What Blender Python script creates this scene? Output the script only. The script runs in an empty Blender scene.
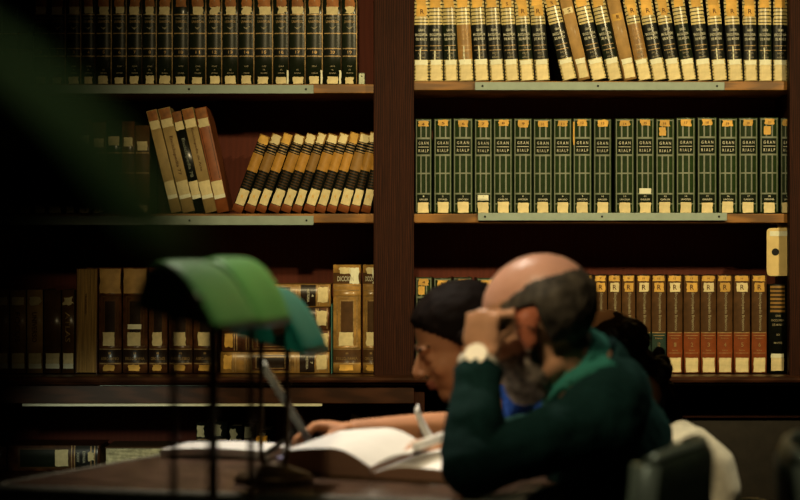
import bpy, bmesh, math, random
from mathutils import Vector, Matrix, noise
R = math.radians
rng = random.Random(7)
scene = bpy.context.scene
C = scene.collection

# ------------------------------------------------------------------ camera
FP = 2070.0            # focal length in pixels (800 px frame)
CZ = 1.14              # camera height
cam_d = bpy.data.cameras.new('camera'); cam = bpy.data.objects.new('camera', cam_d); C.objects.link(cam)
cam.location = (0, 0, CZ); cam.rotation_euler = (R(90), 0, 0)
cam_d.sensor_width = 36; cam_d.lens = FP * 36 / 800
cam_d.clip_start = 0.05
cam_d.dof.use_dof = True; cam_d.dof.focus_distance = 6.02; cam_d.dof.aperture_fstop = 3.9
scene.camera = cam
# ------------------------------------------------------------------ world, exposure
w = bpy.data.worlds.new('world'); scene.world = w; w.use_nodes = True
w.node_tree.nodes['Background'].inputs[0].default_value = (0.9, 0.6, 0.35, 1)
w.node_tree.nodes['Background'].inputs[1].default_value = 0.010
vs = scene.view_settings
vs.view_transform = 'Standard'; vs.look = 'None'; vs.gamma = 1; vs.use_curve_mapping = False; vs.exposure = 0.0
# ------------------------------------------------------------------ lights
def light(kind, loc, target, energy, color, size=0.1, size_y=None, angle=60, blend=0.6):
    l = bpy.data.lights.new('light', kind); l.energy = energy; l.color = color
    if kind == 'AREA':
        l.size = size
        if size_y: l.shape = 'RECTANGLE'; l.size_y = size_y
    else: l.shadow_soft_size = size
    if kind == 'SPOT': l.spot_size = R(angle); l.spot_blend = blend
    o = bpy.data.objects.new(kind.lower() + '_light', l); C.objects.link(o); o.location = loc
    d = Vector(target) - Vector(loc); o.rotation_euler = d.to_track_quat('-Z', 'Y').to_euler()
    return o
WARM = (1.0, 0.79, 0.39)
light('SPOT', (-0.10, 2.7, 2.55), (0.30, 6.0, 1.45), 350, WARM, 0.06, angle=44, blend=1.0)
light('SPOT', (1.90, 2.7, 2.50), (0.80, 6.0, 1.52), 440, WARM, 0.06, angle=42, blend=1.0)
light('SPOT', (-0.55, 3.4, 2.30), (-0.20, 6.0, 0.98), 55, WARM, 0.06, angle=38, blend=1.0)
light('SPOT', (-0.95, 4.3, 1.12), (-0.78, 6.1, 0.50), 42, (0.95, 0.97, 0.70), 0.05, angle=24, blend=0.9)
light('SPOT', (-0.25, 2.55, 2.2), (0.18, 3.6, 0.98), 74, (1.0, 0.80, 0.50), 0.10, angle=34, blend=0.9)
light('SPOT', (-0.30, 4.3, 2.4), (-0.08, 3.70, 0.75), 170, (1.0, 0.88, 0.72), 0.08, angle=42, blend=0.9)
light('SPOT', (0.55, 2.35, 2.4), (0.45, 2.75, 0.85), 34, (1.0, 0.96, 0.76), 0.08, angle=34, blend=0.9)
light('SPOT', (0.10, 3.5, 2.3), (-0.22, 2.75, 1.10), 95, (0.95, 1.0, 0.70), 0.08, angle=46, blend=0.9)
light('SPOT', (0.25, 1.1, 1.9), (-0.13, 0.62, 1.16), 5.5, (0.7, 1.0, 0.35), 0.05, angle=40, blend=0.9)
light('SPOT', (-0.10, 4.75, 2.2), (0.20, 4.2, 0.85), 18, (1.0, 0.85, 0.65), 0.08, angle=24, blend=0.9)
light('SPOT', (0.85, 3.7, 2.3), (0.52, 3.80, 0.85), 60, (1.0, 0.90, 0.65), 0.08, angle=34, blend=0.9)

# ------------------------------------------------------------------ materials
def mat(name, col, rough=0.6, metal=0.0, var=0.15, nscale=30, bump=0.15, coat=0.0, spec=0.22, wood=False, trans=0.0, rnd=0.12, col2=None, stretch=None, sheen=0.0):
    m = bpy.data.materials.new(name); m.use_nodes = True; nt = m.node_tree; N = nt.nodes; L = nt.links
    b = N['Principled BSDF']
    b.inputs['Roughness'].default_value = rough; b.inputs['Metallic'].default_value = metal
    b.inputs['Coat Weight'].default_value = coat * 0.6; b.inputs['Coat Roughness'].default_value = 0.20
    b.inputs['Specular IOR Level'].default_value = spec
    b.inputs['Transmission Weight'].default_value = trans
    b.inputs['Sheen Weight'].default_value = sheen
    tc = N.new('ShaderNodeTexCoord'); mp = N.new('ShaderNodeMapping'); L.new(tc.outputs['Object'], mp.inputs[0])
    if stretch: mp.inputs['Scale'].default_value = stretch
    tx = N.new('ShaderNodeTexNoise'); tx.inputs['Scale'].default_value = nscale; tx.inputs['Detail'].default_value = 6
    L.new(mp.outputs[0], tx.inputs['Vector'])
    ramp = N.new('ShaderNodeValToRGB'); L.new(tx.outputs['Fac'], ramp.inputs[0])
    c1 = col; c2 = col2 or tuple(c * (1 - 2.6 * var) for c in col)
    ramp.color_ramp.elements[0].position = 0.3; ramp.color_ramp.elements[1].position = 0.68
    ramp.color_ramp.elements[0].color = (*c2, 1); ramp.color_ramp.elements[1].color = (*c1, 1)
    hs = N.new('ShaderNodeHueSaturation'); oi = N.new('ShaderNodeObjectInfo'); mr = N.new('ShaderNodeMapRange')
    L.new(oi.outputs['Random'], mr.inputs[0]); mr.inputs[3].default_value = 1 - rnd; mr.inputs[4].default_value = 1 + rnd
    L.new(mr.outputs[0], hs.inputs['Value']); L.new(ramp.outputs[0], hs.inputs['Color']); L.new(hs.outputs[0], b.inputs['Base Color'])
    if wood:
        mp.inputs['Scale'].default_value = wood
        wv = N.new('ShaderNodeTexWave'); wv.inputs['Scale'].default_value = 6; wv.inputs['Distortion'].default_value = 9; wv.inputs['Detail'].default_value = 3
        L.new(mp.outputs[0], wv.inputs['Vector'])
        mx = N.new('ShaderNodeMath'); mx.operation = 'MULTIPLY'; L.new(wv.outputs['Fac'], mx.inputs[0]); L.new(tx.outputs['Fac'], mx.inputs[1])
        mm = N.new('ShaderNodeMath'); mm.operation = 'MULTIPLY_ADD'; mm.inputs[1].default_value = 0.9; mm.inputs[2].default_value = 0.22
        L.new(mx.outputs[0], mm.inputs[0]); L.new(mm.outputs[0], ramp.inputs[0])
    if bump:
        bp = N.new('ShaderNodeBump'); bp.inputs['Strength'].default_value = bump; bp.inputs['Distance'].default_value = 0.002
        L.new(tx.outputs['Fac'], bp.inputs['Height']); L.new(bp.outputs[0], b.inputs['Normal'])
    return m
M = {}
def mk(k, *a, **kw): M[k] = mat(k, *a, **kw)
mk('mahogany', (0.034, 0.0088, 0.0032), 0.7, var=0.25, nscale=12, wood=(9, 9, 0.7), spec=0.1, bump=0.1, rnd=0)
mk('mahogany_h', (0.050, 0.017, 0.007), 0.4, var=0.2, nscale=9, wood=(0.35, 3.5, 3.5), bump=0.1, rnd=0)
mk('shelf_edge', (0.24, 0.105, 0.020), 0.45, var=0.2, nscale=12, wood=(0.3, 4, 4), bump=0.1, rnd=0)
mk('back_board', (0.075, 0.015, 0.007), 0.8, var=0.05, nscale=6, wood=(3, 3, 0.4), bump=0.05, rnd=0)
mk('rail_metal', (0.24, 0.30, 0.26), 0.5, metal=0.0, var=0.05, nscale=40, bump=0.02, rnd=0.04)
mk('hole', (0.01, 0.01, 0.01), 0.8, var=0, bump=0)
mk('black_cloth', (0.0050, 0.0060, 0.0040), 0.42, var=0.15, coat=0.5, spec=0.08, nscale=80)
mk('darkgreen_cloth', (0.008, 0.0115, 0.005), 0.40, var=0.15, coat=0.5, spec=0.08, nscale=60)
mk('rialp_green', (0.012, 0.026, 0.005), 0.6, var=0.15, coat=0.55, spec=0.06, nscale=60, rnd=0.2)
mk('rialp_dark', (0.005, 0.009, 0.003), 0.6, var=0.1, coat=0.55, spec=0.06, nscale=60)
mk('silver_ink', (0.15, 0.17, 0.125), 0.4, var=0.1, nscale=100, bump=0, coat=0.60)
mk('white_ink', (0.52, 0.50, 0.38), 0.5, var=0.1, nscale=150, bump=0)
mk('dim_ink', (0.26, 0.22, 0.13), 0.5, var=0.1, nscale=150, bump=0)
mk('gold_ink', (0.34, 0.21, 0.08), 0.38, metal=0.3, var=0.2, nscale=150, bump=0)
mk('gold_band_and_glint', (0.38, 0.25, 0.11), 0.4, metal=0.2, var=0.25, nscale=60, bump=0)
mk('cream_spine', (0.54, 0.44, 0.19), 0.40, var=0.14, nscale=25, coat=0.60, rnd=0.22)
mk('label_cream', (0.64, 0.54, 0.30), 0.7, var=0.08, nscale=70, bump=0.05, rnd=0.1)
mk('label_white_and_glint', (0.68, 0.68, 0.52), 0.6, var=0.05, nscale=70, bump=0.05, rnd=0.06)
mk('label_orange', (0.62, 0.36, 0.075), 0.6, var=0.15, nscale=40, bump=0.05, rnd=0.18)
mk('label_brown', (0.30, 0.11, 0.025), 0.6, var=0.2, nscale=50, bump=0.05, rnd=0.2)
mk('pencil', (0.07, 0.03, 0.012), 0.8, var=0, bump=0)
mk('tan_cloth', (0.40, 0.24, 0.085), 0.6, var=0.15, nscale=30, rnd=0.1, coat=0.1)
mk('olive_tan', (0.36, 0.25, 0.10), 0.6, var=0.12, nscale=30, rnd=0.1)
mk('amber_panel', (0.38, 0.19, 0.030), 0.45, var=0.15, nscale=40, rnd=0.12, coat=0.2)
mk('brown_panel', (0.24, 0.125, 0.028), 0.45, var=0.12, nscale=40, rnd=0.1, coat=0.2)
mk('russet', (0.24, 0.072, 0.022), 0.5, var=0.15, nscale=40, rnd=0.1, coat=0.2)
mk('umber', (0.075, 0.036, 0.013), 0.45, var=0.15, nscale=40, rnd=0.12, coat=0.5, spec=0.08)
mk('britan_red', (0.20, 0.050, 0.014), 0.42, var=0.12, nscale=40, rnd=0.1, coat=0.5, spec=0.08)
mk('britan_teal', (0.022, 0.042, 0.032), 0.42, var=0.12, nscale=40, rnd=0.1, coat=0.5, spec=0.08)
mk('leather', (0.095, 0.036, 0.014), 0.42, var=0.3, nscale=28, rnd=0.15, coat=0.5, spec=0.08, bump=0.3)
mk('leather_dark', (0.022, 0.012, 0.007), 0.4, var=0.2, nscale=28, coat=0.5, spec=0.08)
mk('leather_gold', (0.40, 0.22, 0.055), 0.38, var=0.28, nscale=22, coat=0.70, bump=0.3)
mk('pages', (0.52, 0.38, 0.18), 0.8, var=0.15, nscale=18, stretch=(30, 30, 0.5), bump=0.3)
mk('pages_old', (0.34, 0.20, 0.06), 0.8, var=0.22, nscale=6, stretch=(40, 20, 1.2), bump=0.5)
mk('pages_pale', (0.62, 0.58, 0.36), 0.8, var=0.2, nscale=60, bump=0.3)
mk('brown_board', (0.085, 0.045, 0.018), 0.6, var=0.15, nscale=30)
mk('dark_board', (0.018, 0.014, 0.010), 0.6, var=0.15, nscale=30)
mk('tabletop', (0.11, 0.065, 0.042), 0.22, var=0.2, nscale=8, wood=(0.5, 4, 4), bump=0.02, rnd=0)
mk('edge_grey', (0.26, 0.25, 0.19), 0.4, var=0.05, rnd=0)
mk('paper', (0.80, 0.78, 0.72), 0.7, var=0.04, nscale=20, bump=0.05)
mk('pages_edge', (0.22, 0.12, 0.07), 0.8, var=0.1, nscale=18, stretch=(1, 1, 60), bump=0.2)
mk('lap_grey', (0.34, 0.35, 0.29), 0.5, metal=0.0, var=0.03, rnd=0)
mk('key_dark', (0.03, 0.03, 0.03), 0.5, var=0, bump=0)
mk('screen_dark', (0.02, 0.02, 0.025), 0.2, var=0, bump=0)
mk('green_glass', (0.10, 0.27, 0.055), 0.45, var=0.1, nscale=5, bump=0, coat=0.2, rnd=0)
mk('teal_glass', (0.012, 0.20, 0.15), 0.35, var=0.1, nscale=5, bump=0, coat=0.2, rnd=0)
mk('dark_glass_and_hollow', (0.012, 0.050, 0.012), 0.6, var=0.1, nscale=5, bump=0, coat=0.0, rnd=0)
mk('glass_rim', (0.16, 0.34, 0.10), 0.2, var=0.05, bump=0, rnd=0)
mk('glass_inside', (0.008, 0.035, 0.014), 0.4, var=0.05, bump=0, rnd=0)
mk('brass', (0.09, 0.055, 0.022), 0.4, metal=0.6, var=0.15, nscale=20, bump=0.02)
mk('skin_m', (0.54, 0.28, 0.15), 0.45, var=0.10, nscale=22, bump=0.08, rnd=0)
mk('skin_bald', (0.60, 0.32, 0.22), 0.38, var=0.06, nscale=22, bump=0.05, rnd=0)
mk('skin_red', (0.42, 0.13, 0.06), 0.45, var=0.08, bump=0.05, rnd=0)
mk('skin_w', (0.44, 0.20, 0.09), 0.6, var=0.06, nscale=22, bump=0.05, rnd=0)
mk('lips', (0.28, 0.09, 0.05), 0.6, var=0.05, bump=0)
mk('eye_white', (0.6, 0.55, 0.48), 0.2, var=0, bump=0)
mk('iris', (0.03, 0.015, 0.008), 0.7, var=0, bump=0)
mk('hair_grey', (0.085, 0.070, 0.048), 0.6, var=0.32, nscale=60, bump=0.8, stretch=(1, 1, 0.4))
mk('beard_grey', (0.25, 0.20, 0.15), 0.7, var=0.3, nscale=90, bump=0.8)
mk('hair_dark', (0.009, 0.005, 0.003), 0.7, spec=0.06, var=0.2, nscale=40, bump=0.6, stretch=(0.3, 3, 1))
mk('hair_curly', (0.022, 0.009, 0.005), 0.45, var=0.2, nscale=60, bump=0.9)
mk('sweater', (0.008, 0.031, 0.028), 0.9, var=0.15, nscale=120, bump=0.5, rnd=0, spec=0.05)
mk('collar', (0.020, 0.15, 0.11), 0.8, var=0.1, nscale=120, bump=0.3)
mk('trousers', (0.02, 0.02, 0.025), 0.85, var=0.1, nscale=120)
mk('blue_shirt', (0.035, 0.12, 0.62), 0.8, var=0.12, nscale=60, bump=0.3)
mk('black_top', (0.012, 0.010, 0.012), 0.85, var=0.1, nscale=60, bump=0.3)
mk('coat_cream', (0.74, 0.68, 0.50), 0.9, var=0.08, nscale=60, bump=0.4)
mk('shoe', (0.015, 0.01, 0.008), 0.4, var=0.1)
mk('watch', (0.85, 0.78, 0.62), 0.25, metal=0.1, var=0.02, bump=0, rnd=0)
mk('strap', (0.02, 0.015, 0.01), 0.5, var=0, bump=0)
mk('spectacle', (0.03, 0.02, 0.015), 0.3, var=0, bump=0)
mk('pearl', (0.7, 0.6, 0.45), 0.2, var=0, bump=0)
mk('chair_leather', (0.026, 0.032, 0.018), 0.28, var=0.15, nscale=50, coat=0.5, bump=0.2)
mk('chair_frame', (0.20, 0.22, 0.15), 0.3, metal=0.3, var=0.08, coat=0.80)
mk('floor', (0.05, 0.028, 0.018), 0.5, var=0.15, nscale=3, bump=0, rnd=0)
mk('wall', (0.10, 0.06, 0.04), 0.9, var=0.1, nscale=3, bump=0.05, rnd=0)
mk('lilac', (0.42, 0.40, 0.62), 0.2, var=0.1, trans=0.2, bump=0)
mk('yellow', (0.75, 0.40, 0.03), 0.5, var=0.05, bump=0)
mk('bookend_cream', (0.62, 0.47, 0.20), 0.4, var=0.07, nscale=30, rnd=0)
mk('teal_slip', (0.02, 0.09, 0.08), 0.5, var=0.05)

# ------------------------------------------------------------------ helpers
def link(name, me, parent=None):
    o = bpy.data.objects.new(name, me); C.objects.link(o)
    if parent: o.parent = parent
    return o
def mesh_obj(name, bm, mats, parent=None, smooth=False, loc=None):
    me = bpy.data.meshes.new(name); bm.normal_update(); bm.to_mesh(me); bm.free()
    for m in (mats if isinstance(mats, (list, tuple)) else [mats]): me.materials.append(M[m])
    if smooth:
        for p in me.polygons: p.use_smooth = True
    o = link(name, me, parent)
    if loc: o.location = loc
    return o
def thing(name, label, cat, loc=(0, 0, 0), group=None, rot=(0, 0, 0)):
    o = bpy.data.objects.new(name, None); C.objects.link(o); o.empty_display_size = 0.05
    o.location = loc; o.rotation_euler = rot; o['label'] = label; o['category'] = cat
    if group: o['group'] = group
    return o
def tag(o, label, cat, group=None):
    o['label'] = label; o['category'] = cat
    if group: o['group'] = group
    return o
def box(bm, x0, x1, y0, y1, z0, z1, mi=0, bevel=0):
    vs_ = [bm.verts.new(p) for p in ((x0,y0,z0),(x1,y0,z0),(x1,y1,z0),(x0,y1,z0),(x0,y0,z1),(x1,y0,z1),(x1,y1,z1),(x0,y1,z1))]
    fs = [bm.faces.new([vs_[i] for i in f]) for f in ((0,3,2,1),(4,5,6,7),(0,1,5,4),(1,2,6,5),(2,3,7,6),(3,0,4,7))]
    for f in fs: f.material_index = mi
    if bevel:
        es = list({e for f in fs for e in f.edges})
        r = bmesh.ops.bevel(bm, geom=es, offset=bevel, segments=2, affect='EDGES', profile=0.6)
        for f in r['faces']: f.material_index = mi
    return vs_
def tube(bm, pts, rad, seg=12, mi=0, cap=True):
    rings = []; n = len(pts); pts = [Vector(p) for p in pts]
    for i, p in enumerate(pts):
        d = (pts[min(i+1, n-1)] - pts[max(i-1, 0)]).normalized()
        a = d.cross(Vector((0.31, 0.2, 1) if abs(d.z) < 0.9 else (1, 0.1, 0))).normalized(); b = d.cross(a)
        r = rad[i] if isinstance(rad, (list, tuple)) else rad
        rings.append([bm.verts.new(p + a*math.cos(t)*r + b*math.sin(t)*r) for t in [2*math.pi*k/seg for k in range(seg)]])
    for i in range(n-1):
        for k in range(seg):
            f = bm.faces.new((rings[i][k], rings[i][(k+1)%seg], rings[i+1][(k+1)%seg], rings[i+1][k])); f.smooth = True; f.material_index = mi
    if cap:
        for r_ in (rings[0], rings[-1]):
            f = bm.faces.new(r_); f.material_index = mi
    bmesh.ops.recalc_face_normals(bm, faces=bm.faces)
def lathe(bm, prof, seg=32, center=(0,0)):
    rings = [[bm.verts.new((center[0]+r*math.cos(2*math.pi*k/seg), center[1]+r*math.sin(2*math.pi*k/seg), z)) for k in range(seg)] for r, z in prof]
    for i in range(len(rings)-1):
        for k in range(seg):
            f = bm.faces.new((rings[i][k], rings[i][(k+1)%seg], rings[i+1][(k+1)%seg], rings[i+1][k])); f.smooth = True
    bm.faces.new(rings[0]); bm.faces.new(rings[-1])
    bmesh.ops.recalc_face_normals(bm, faces=bm.faces)

# text glyph cache: unit mesh, centred, width and height 1
_tc = {}
def glyphs(s):
    if s in _tc: return _tc[s]
    cu = bpy.data.curves.new('t', 'FONT'); cu.body = s; cu.resolution_u = 2; cu.align_x = 'CENTER'; cu.align_y = 'CENTER'; cu.offset = 0.012 if ' ' not in s or 'R I' not in s and 'G R' not in s else 0.004
    o = bpy.data.objects.new('t', cu); C.objects.link(o)
    bpy.context.view_layer.update()
    me = bpy.data.meshes.new_from_object(o)
    vv = [Vector(v.co) for v in me.vertices]; ff = [tuple(p.vertices) for p in me.polygons]
    bpy.data.objects.remove(o); bpy.data.curves.remove(cu); bpy.data.meshes.remove(me)
    x0 = min(v.x for v in vv); x1 = max(v.x for v in vv); y0 = min(v.y for v in vv); y1 = max(v.y for v in vv)
    vv = [((v.x-(x0+x1)/2)/max(x1-x0,1e-6), (v.y-(y0+y1)/2)/max(y1-y0,1e-6)) for v in vv]
    _tc[s] = (vv, ff); return _tc[s]

YS = 6.02                     # depth of the spines on the upper shelves
S = YS / FP                   # metres per pixel at that depth
def PX(px, y=YS): return (px - 400) * y / FP
def PZ(py, y=YS): return CZ - (py - 250) * y / FP

# ------------------------------------------------------------------ the book builder
def make_book(name, label, cat, group, px, wpx, pybot, hpx, lean=0, pivot='L', depth=0.20, base='black_cloth', board=None, rects=(), labels=(), texts=(),
              ribs=(), bulge=0.13, pages='pages', ydepth=YS, lying=False, boards_px=None, part_label=None, fore_edge=False, dy=0.0):
    """rects (u0,u1,v0,v1,material), labels (u0,u1,v0,v1,material,torn), texts (string,u,v,w px,h px,material,turned): u across 0..1, v px from the bottom"""
    s = ydepth / FP
    W = wpx * s; H = hpx * s
    x0 = 0 if pivot == 'L' else -W
    if lying:
        root = thing(name, label, cat, (PX(px, ydepth), ydepth + dy, PZ(pybot, ydepth) + W + 0.0005), group, (0, R(90), 0))
    else:
        root = thing(name, label, cat, (PX(px, ydepth), ydepth + dy, PZ(pybot, ydepth) + 0.0006), group, (0, R(lean), R(rng.uniform(-.5, .5))))
    b = bulge * W
    def sy(u): return -b * (1 - (2*u-1)**2) + b
    def rib(v):
        r = 0
        for c_ in ribs:
            d = abs(v - c_)
            if d < 1.6: r = max(r, 0.0022 * (1 - d/1.6))
        return r
    # spine grid
    if not fore_edge:
        us = sorted({round(x, 4) for x in [i/8 for i in range(9)]} | {round(x, 4) for r_ in rects for x in r_[:2]})
        vv = sorted({0.0, float(hpx)} | {round(float(min(max(x, 0), hpx)), 3) for r_ in rects for x in r_[2:4]} | {round(c_+d, 3) for c_ in ribs for d in (-1.6, 0, 1.6)})
        mats = [base]
        for r_ in rects:
            if r_[4] not in mats: mats.append(r_[4])
        bm = bmesh.new()
        G = [[bm.verts.new((x0 + u*W, sy(u) - rib(v), v*s)) for u in us] for v in vv]
        for j in range(len(vv)-1):
            for i in range(len(us)-1):
                cu = (us[i]+us[i+1])/2; cv = (vv[j]+vv[j+1])/2; mi = 0
                for r_ in rects:
                    if r_[0] < cu < r_[1] and r_[2] < cv < r_[3]: mi = mats.index(r_[4])
                f = bm.faces.new((G[j][i], G[j][i+1], G[j+1][i+1], G[j+1][i])); f.material_index = mi; f.smooth = True
        # spine thickness: top and bottom caps, inner face
        th = b + 0.003
        for row, fl in ((G[0], 1), (G[-1], 0)):
            inner = [bm.verts.new((v.co.x, th, v.co.z)) for v in row]
            for i in range(len(us)-1):
                q = (row[i], row[i+1], inner[i+1], inner[i])
                bm.faces.new(q if not fl else q[::-1])
        t = 0.0022
        if board and board not in mats: mats.append(board)
        bi = mats.index(board) if board else 0
        box(bm, x0, x0+t, b*0.999, depth, 0, H, bi); box(bm, x0+W-t, x0+W, b*0.999, depth, 0, H, bi)
        cov = mesh_obj('cover', bm, mats, root)
        if part_label: cov['label'] = part_label
        bm = bmesh.new(); box(bm, x0+t, x0+W-t, th, depth-0.006, 0.003, H-0.004)
        mesh_obj('page_block', bm, pages, root)
    else:
        t = 0.0025
        bm = bmesh.new(); box(bm, x0, x0+t, 0, depth, 0, H); box(bm, x0+W-t, x0+W, 0, depth, 0, H); box(bm, x0+t, x0+W-t, depth-.004, depth, 0, H)
        mesh_obj('cover', bm, board or base, root)
        bm = bmesh.new()
        n = 9; vs0 = [[bm.verts.new((x0+t+(W-2*t)*i/n, 0.004+0.004*math.sin(math.pi*i/n)+0.0012*math.sin(i*2.4+j), 0.002+(H-0.005)*j/12)) for i in range(n+1)] for j in range(13)]
        bk = [[bm.verts.new((x0+t+(W-2*t)*i/n, depth-.004, 0.002+(H-0.005)*j)) for i in range(n+1)] for j in (0, 1)]
        for j in range(12):
            for i in range(n): bm.faces.new((vs0[j][i], vs0[j][i+1], vs0[j+1][i+1], vs0[j+1][i]))
        for i in range(n):
            bm.faces.new((vs0[12][i], vs0[12][i+1], bk[1][i+1], bk[1][i])); bm.faces.new((vs0[0][i+1], vs0[0][i], bk[0][i], bk[0][i+1]))
        mesh_obj('page_block', bm, pages, root)
    # paper labels and painted gloss streaks
    for lb in labels:
        u0, u1, v0, v1, mt = lb[:5]; torn = lb[5] if len(lb) > 5 else 0
        bm = bmesh.new(); nu, nv = 6, 4
        off = 0.0007
        def tear(i, j):
            du = dv = 0
            if torn:
                if i in (0, nu): du = rng.uniform(-1, 1) * torn * 0.5 / wpx * 2
                if j in (0, nv): dv = rng.uniform(-1, 1) * torn * 0.5
                if torn > 1.2 and i == nu and j == 0: du -= 0.16; dv += 2.2
            return du, dv
        g = []
        for j in range(nv+1):
            row = []
            for i in range(nu+1):
                du, dv = tear(i, j); u = min(max(u0 + (u1-u0)*i/nu + du, 0.01), 0.99); v = v0 + (v1-v0)*j/nv + dv
                v = min(max(v, 0.3), hpx-0.2)
                row.append(bm.verts.new((x0+u*W, (sy(u) if not fore_edge else 0.003) - rib(v) - off, v*s)))
            g.append(row)
        for j in range(nv):
            for i in range(nu):
                f = bm.faces.new((g[j][i], g[j][i+1], g[j+1][i+1], g[j+1][i])); f.smooth = True
        lo = mesh_obj('spine_label_or_glint', bm, mt, root)
        if len(lb) > 6: lo['label'] = lb[6]
    # lettering
    if texts:
        bm = bmesh.new(); tm = []
        for (st, u, v, tw, thh, mt, turned) in texts:
            if mt not in tm: tm.append(mt)
            mi = tm.index(mt)
            gv, gf = glyphs(st)
            vl = []
            for (gx, gy) in gv:
                a, c_ = gx*tw, gy*thh
                if turned == 1: a, c_ = c_, -a         # reads downward
                elif turned == -1: a, c_ = -c_, a      # reads upward
                uu = u + a/wpx; 
                vl.append(bm.verts.new((x0+uu*W, (sy(min(max(uu, 0), 1)) if not fore_edge else 0.0015) - 0.0016, (v+c_)*s)))
            for f_ in gf:
                try: f = bm.faces.new([vl[i] for i in f_]); f.material_index = mi
                except ValueError: pass
        mesh_obj('lettering', bm, tm, root)
    return root

ORD = ['', 'first','second','third','fourth','fifth','sixth','seventh','eighth','ninth','tenth','eleventh','twelfth','thirteenth','fourteenth','fifteenth','sixteenth','seventeenth','eighteenth','nineteenth','twentieth','twenty-first','twenty-second','twenty-third','twenty-fourth','twenty-fifth']

# ================================================================== STRUCTURE
def struct(name, bm, m):
    o = mesh_obj(name, bm, m); o['kind'] = 'structure'; return o
bm = bmesh.new(); box(bm, -3.5, 3.5, -1.5, 6.6, -0.05, 0); struct('floor', bm, 'floor')
bm = bmesh.new(); box(bm, -3.5, 3.5, 6.45, 6.55, 0, 3.0); struct('wall_back', bm, 'wall')
bm = bmesh.new(); box(bm, -3.5, 3.5, -1.5, 6.6, 3.0, 3.05); struct('ceiling', bm, 'wall')
bm = bmesh.new(); box(bm, -3.6, -3.5, -1.5, 6.6, 0, 3.0); struct('wall_left', bm, 'wall')
bm = bmesh.new(); box(bm, 3.5, 3.6, -1.5, 6.6, 0, 3.0); struct('wall_right', bm, 'wall')
bm = bmesh.new(); box(bm, -3.5, 3.5, -1.6, -1.5, 0, 3.0); struct('wall_front', bm, 'wall')

# ================================================================== BOOKCASE
SH = {'top': PZ(84.6), 'topR': PZ(81.6), 'mid': PZ(213.8), 'low': PZ(374)}
bc = thing('bookcase', 'tall dark mahogany library bookcase filling the wall, packed with reference volumes', 'bookcase', (0, 6.0, 0))
def bp(name, x0, x1, y0, y1, z0, z1, m, bev=0.002, label=None):
    bm = bmesh.new(); box(bm, x0, x1, y0-6.0, y1-6.0, z0, z1, bevel=bev)
    o = mesh_obj(name, bm, m, bc)
    if label: o['label'] = label
    return o
YB = 6.36
XL = PX(-60); X1, X2 = PX(373.5, 5.98), PX(414, 5.98); X3 = PX(788.5, 5.98); XR = PX(880)
zlow = SH['low']; ztop = 2.05
bp('back_panel', XL, XR, YB, YB+0.02, 0, ztop, 'back_board')
bp('stile', X1, X2, 5.965, 6.005, zlow-0.004, ztop, 'mahogany', 0.004)
bp('stile', X3, X3+0.11, 5.965, 6.005, zlow-0.004, ztop, 'mahogany', 0.004)
bp('stile', XL-0.05, XL+0.02, 5.965, 6.005, zlow-0.004, ztop, 'mahogany', 0.004)
bp('divider', (X1+X2)/2-0.014, (X1+X2)/2+0.014, 6.006, YB, zlow, ztop, 'mahogany')
bp('divider', X3+0.03, X3+0.06, 6.006, YB, zlow, ztop, 'mahogany')
bp('side_panel', XL-0.04, XL-0.01, 6.006, YB, 0, ztop, 'mahogany')
bp('top_board', XL-0.05, X3+0.11, 5.965, YB+0.02, ztop, ztop+0.04, 'mahogany_h')
LC, RC = (X1+X2)/2-0.015, (X1+X2)/2+0.015
RE = X3+0.029
def shelf(x0, x1, ztop_):
    bp('shelf', x0, x1, 6.006, YB-0.001, ztop_-0.026, ztop_, 'shelf_edge', 0.002)
shelf(XL-0.009, LC, SH['top']); shelf(XL-0.009, LC, SH['mid'])
shelf(RC, RE, SH['topR']); shelf(RC, RE, SH['mid'])
def rail(p0, p1, pytop, pyb, y=5.992, holes=()):
    bm = bmesh.new(); z0, z1 = PZ(pyb, y), PZ(pytop, y)
    box(bm, PX(p0, y), PX(p1, y), y-6, y-6+0.012, z0, z1, bevel=0.0012)
    o = mesh_obj('label_rail', bm, 'rail_metal', bc); o['label'] = 'pale grey-green metal rail along the shelf edge'
    for h in holes:
        bm = bmesh.new(); bmesh.ops.create_cone(bm, cap_ends=True, segments=12, radius1=0.0032, radius2=0.0032, depth=0.002, matrix=Matrix.Translation((PX(h, y), y-6-0.0008, (z0+z1)/2)) @ Matrix.Rotation(R(90), 4, 'X'))
        mesh_obj('screw_hole', bm, 'hole', o)
rail(-20, 313.5, 84.8, 93.5, holes=(189, 306)); rail(-20, 313.5, 215.8, 225, holes=(189.5, 306.5))
rail(475, 724.5, 82, 90, holes=(482.5, 598, 717)); rail(478, 727, 212.8, 220.5, holes=(485, 602, 719))
# ledge and lower cabinet
bm = bmesh.new()
prof = [(6.36, 0), (5.905, 0), (5.895, -0.003), (5.890, -0.010), (5.893, -0.016), (5.903, -0.018), (5.906, -0.022), (5.914, -0.026), (6.36, -0.026)]
a = [bm.verts.new((XL-0.03, y-6, zlow+z)) for y, z in prof]; b_ = [bm.verts.new((XR, y-6, zlow+z)) for y, z in prof]
for i in range(len(prof)-1): bm.faces.new((a[i], b_[i], b_[i+1], a[i+1]))
bm.faces.new(a); bm.faces.new(b_[::-1]); bmesh.ops.recalc_face_normals(bm, faces=bm.faces)
mesh_obj('ledge', bm, 'mahogany_h', bc)
y = 5.925
bp('fascia', XL-0.03, X2, y, y+0.03, PZ(403.5, y), zlow-0.0265, 'mahogany_h', 0.002)
bp('fascia', X2+0.001, XR, 6.05, 6.08, PZ(396, 6.05), zlow-0.0265, 'mahogany_h', 0.002)
bm = bmesh.new(); y = 5.918; box(bm, PX(22, y), PX(322, y), y-6, y-6+0.02, PZ(406.3, y), PZ(403.8, y), bevel=0.001)
o = mesh_obj('strip', bm, 'label_white_and_glint', bc); o['label'] = 'thin pale strip under the cabinet fascia'
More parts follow.
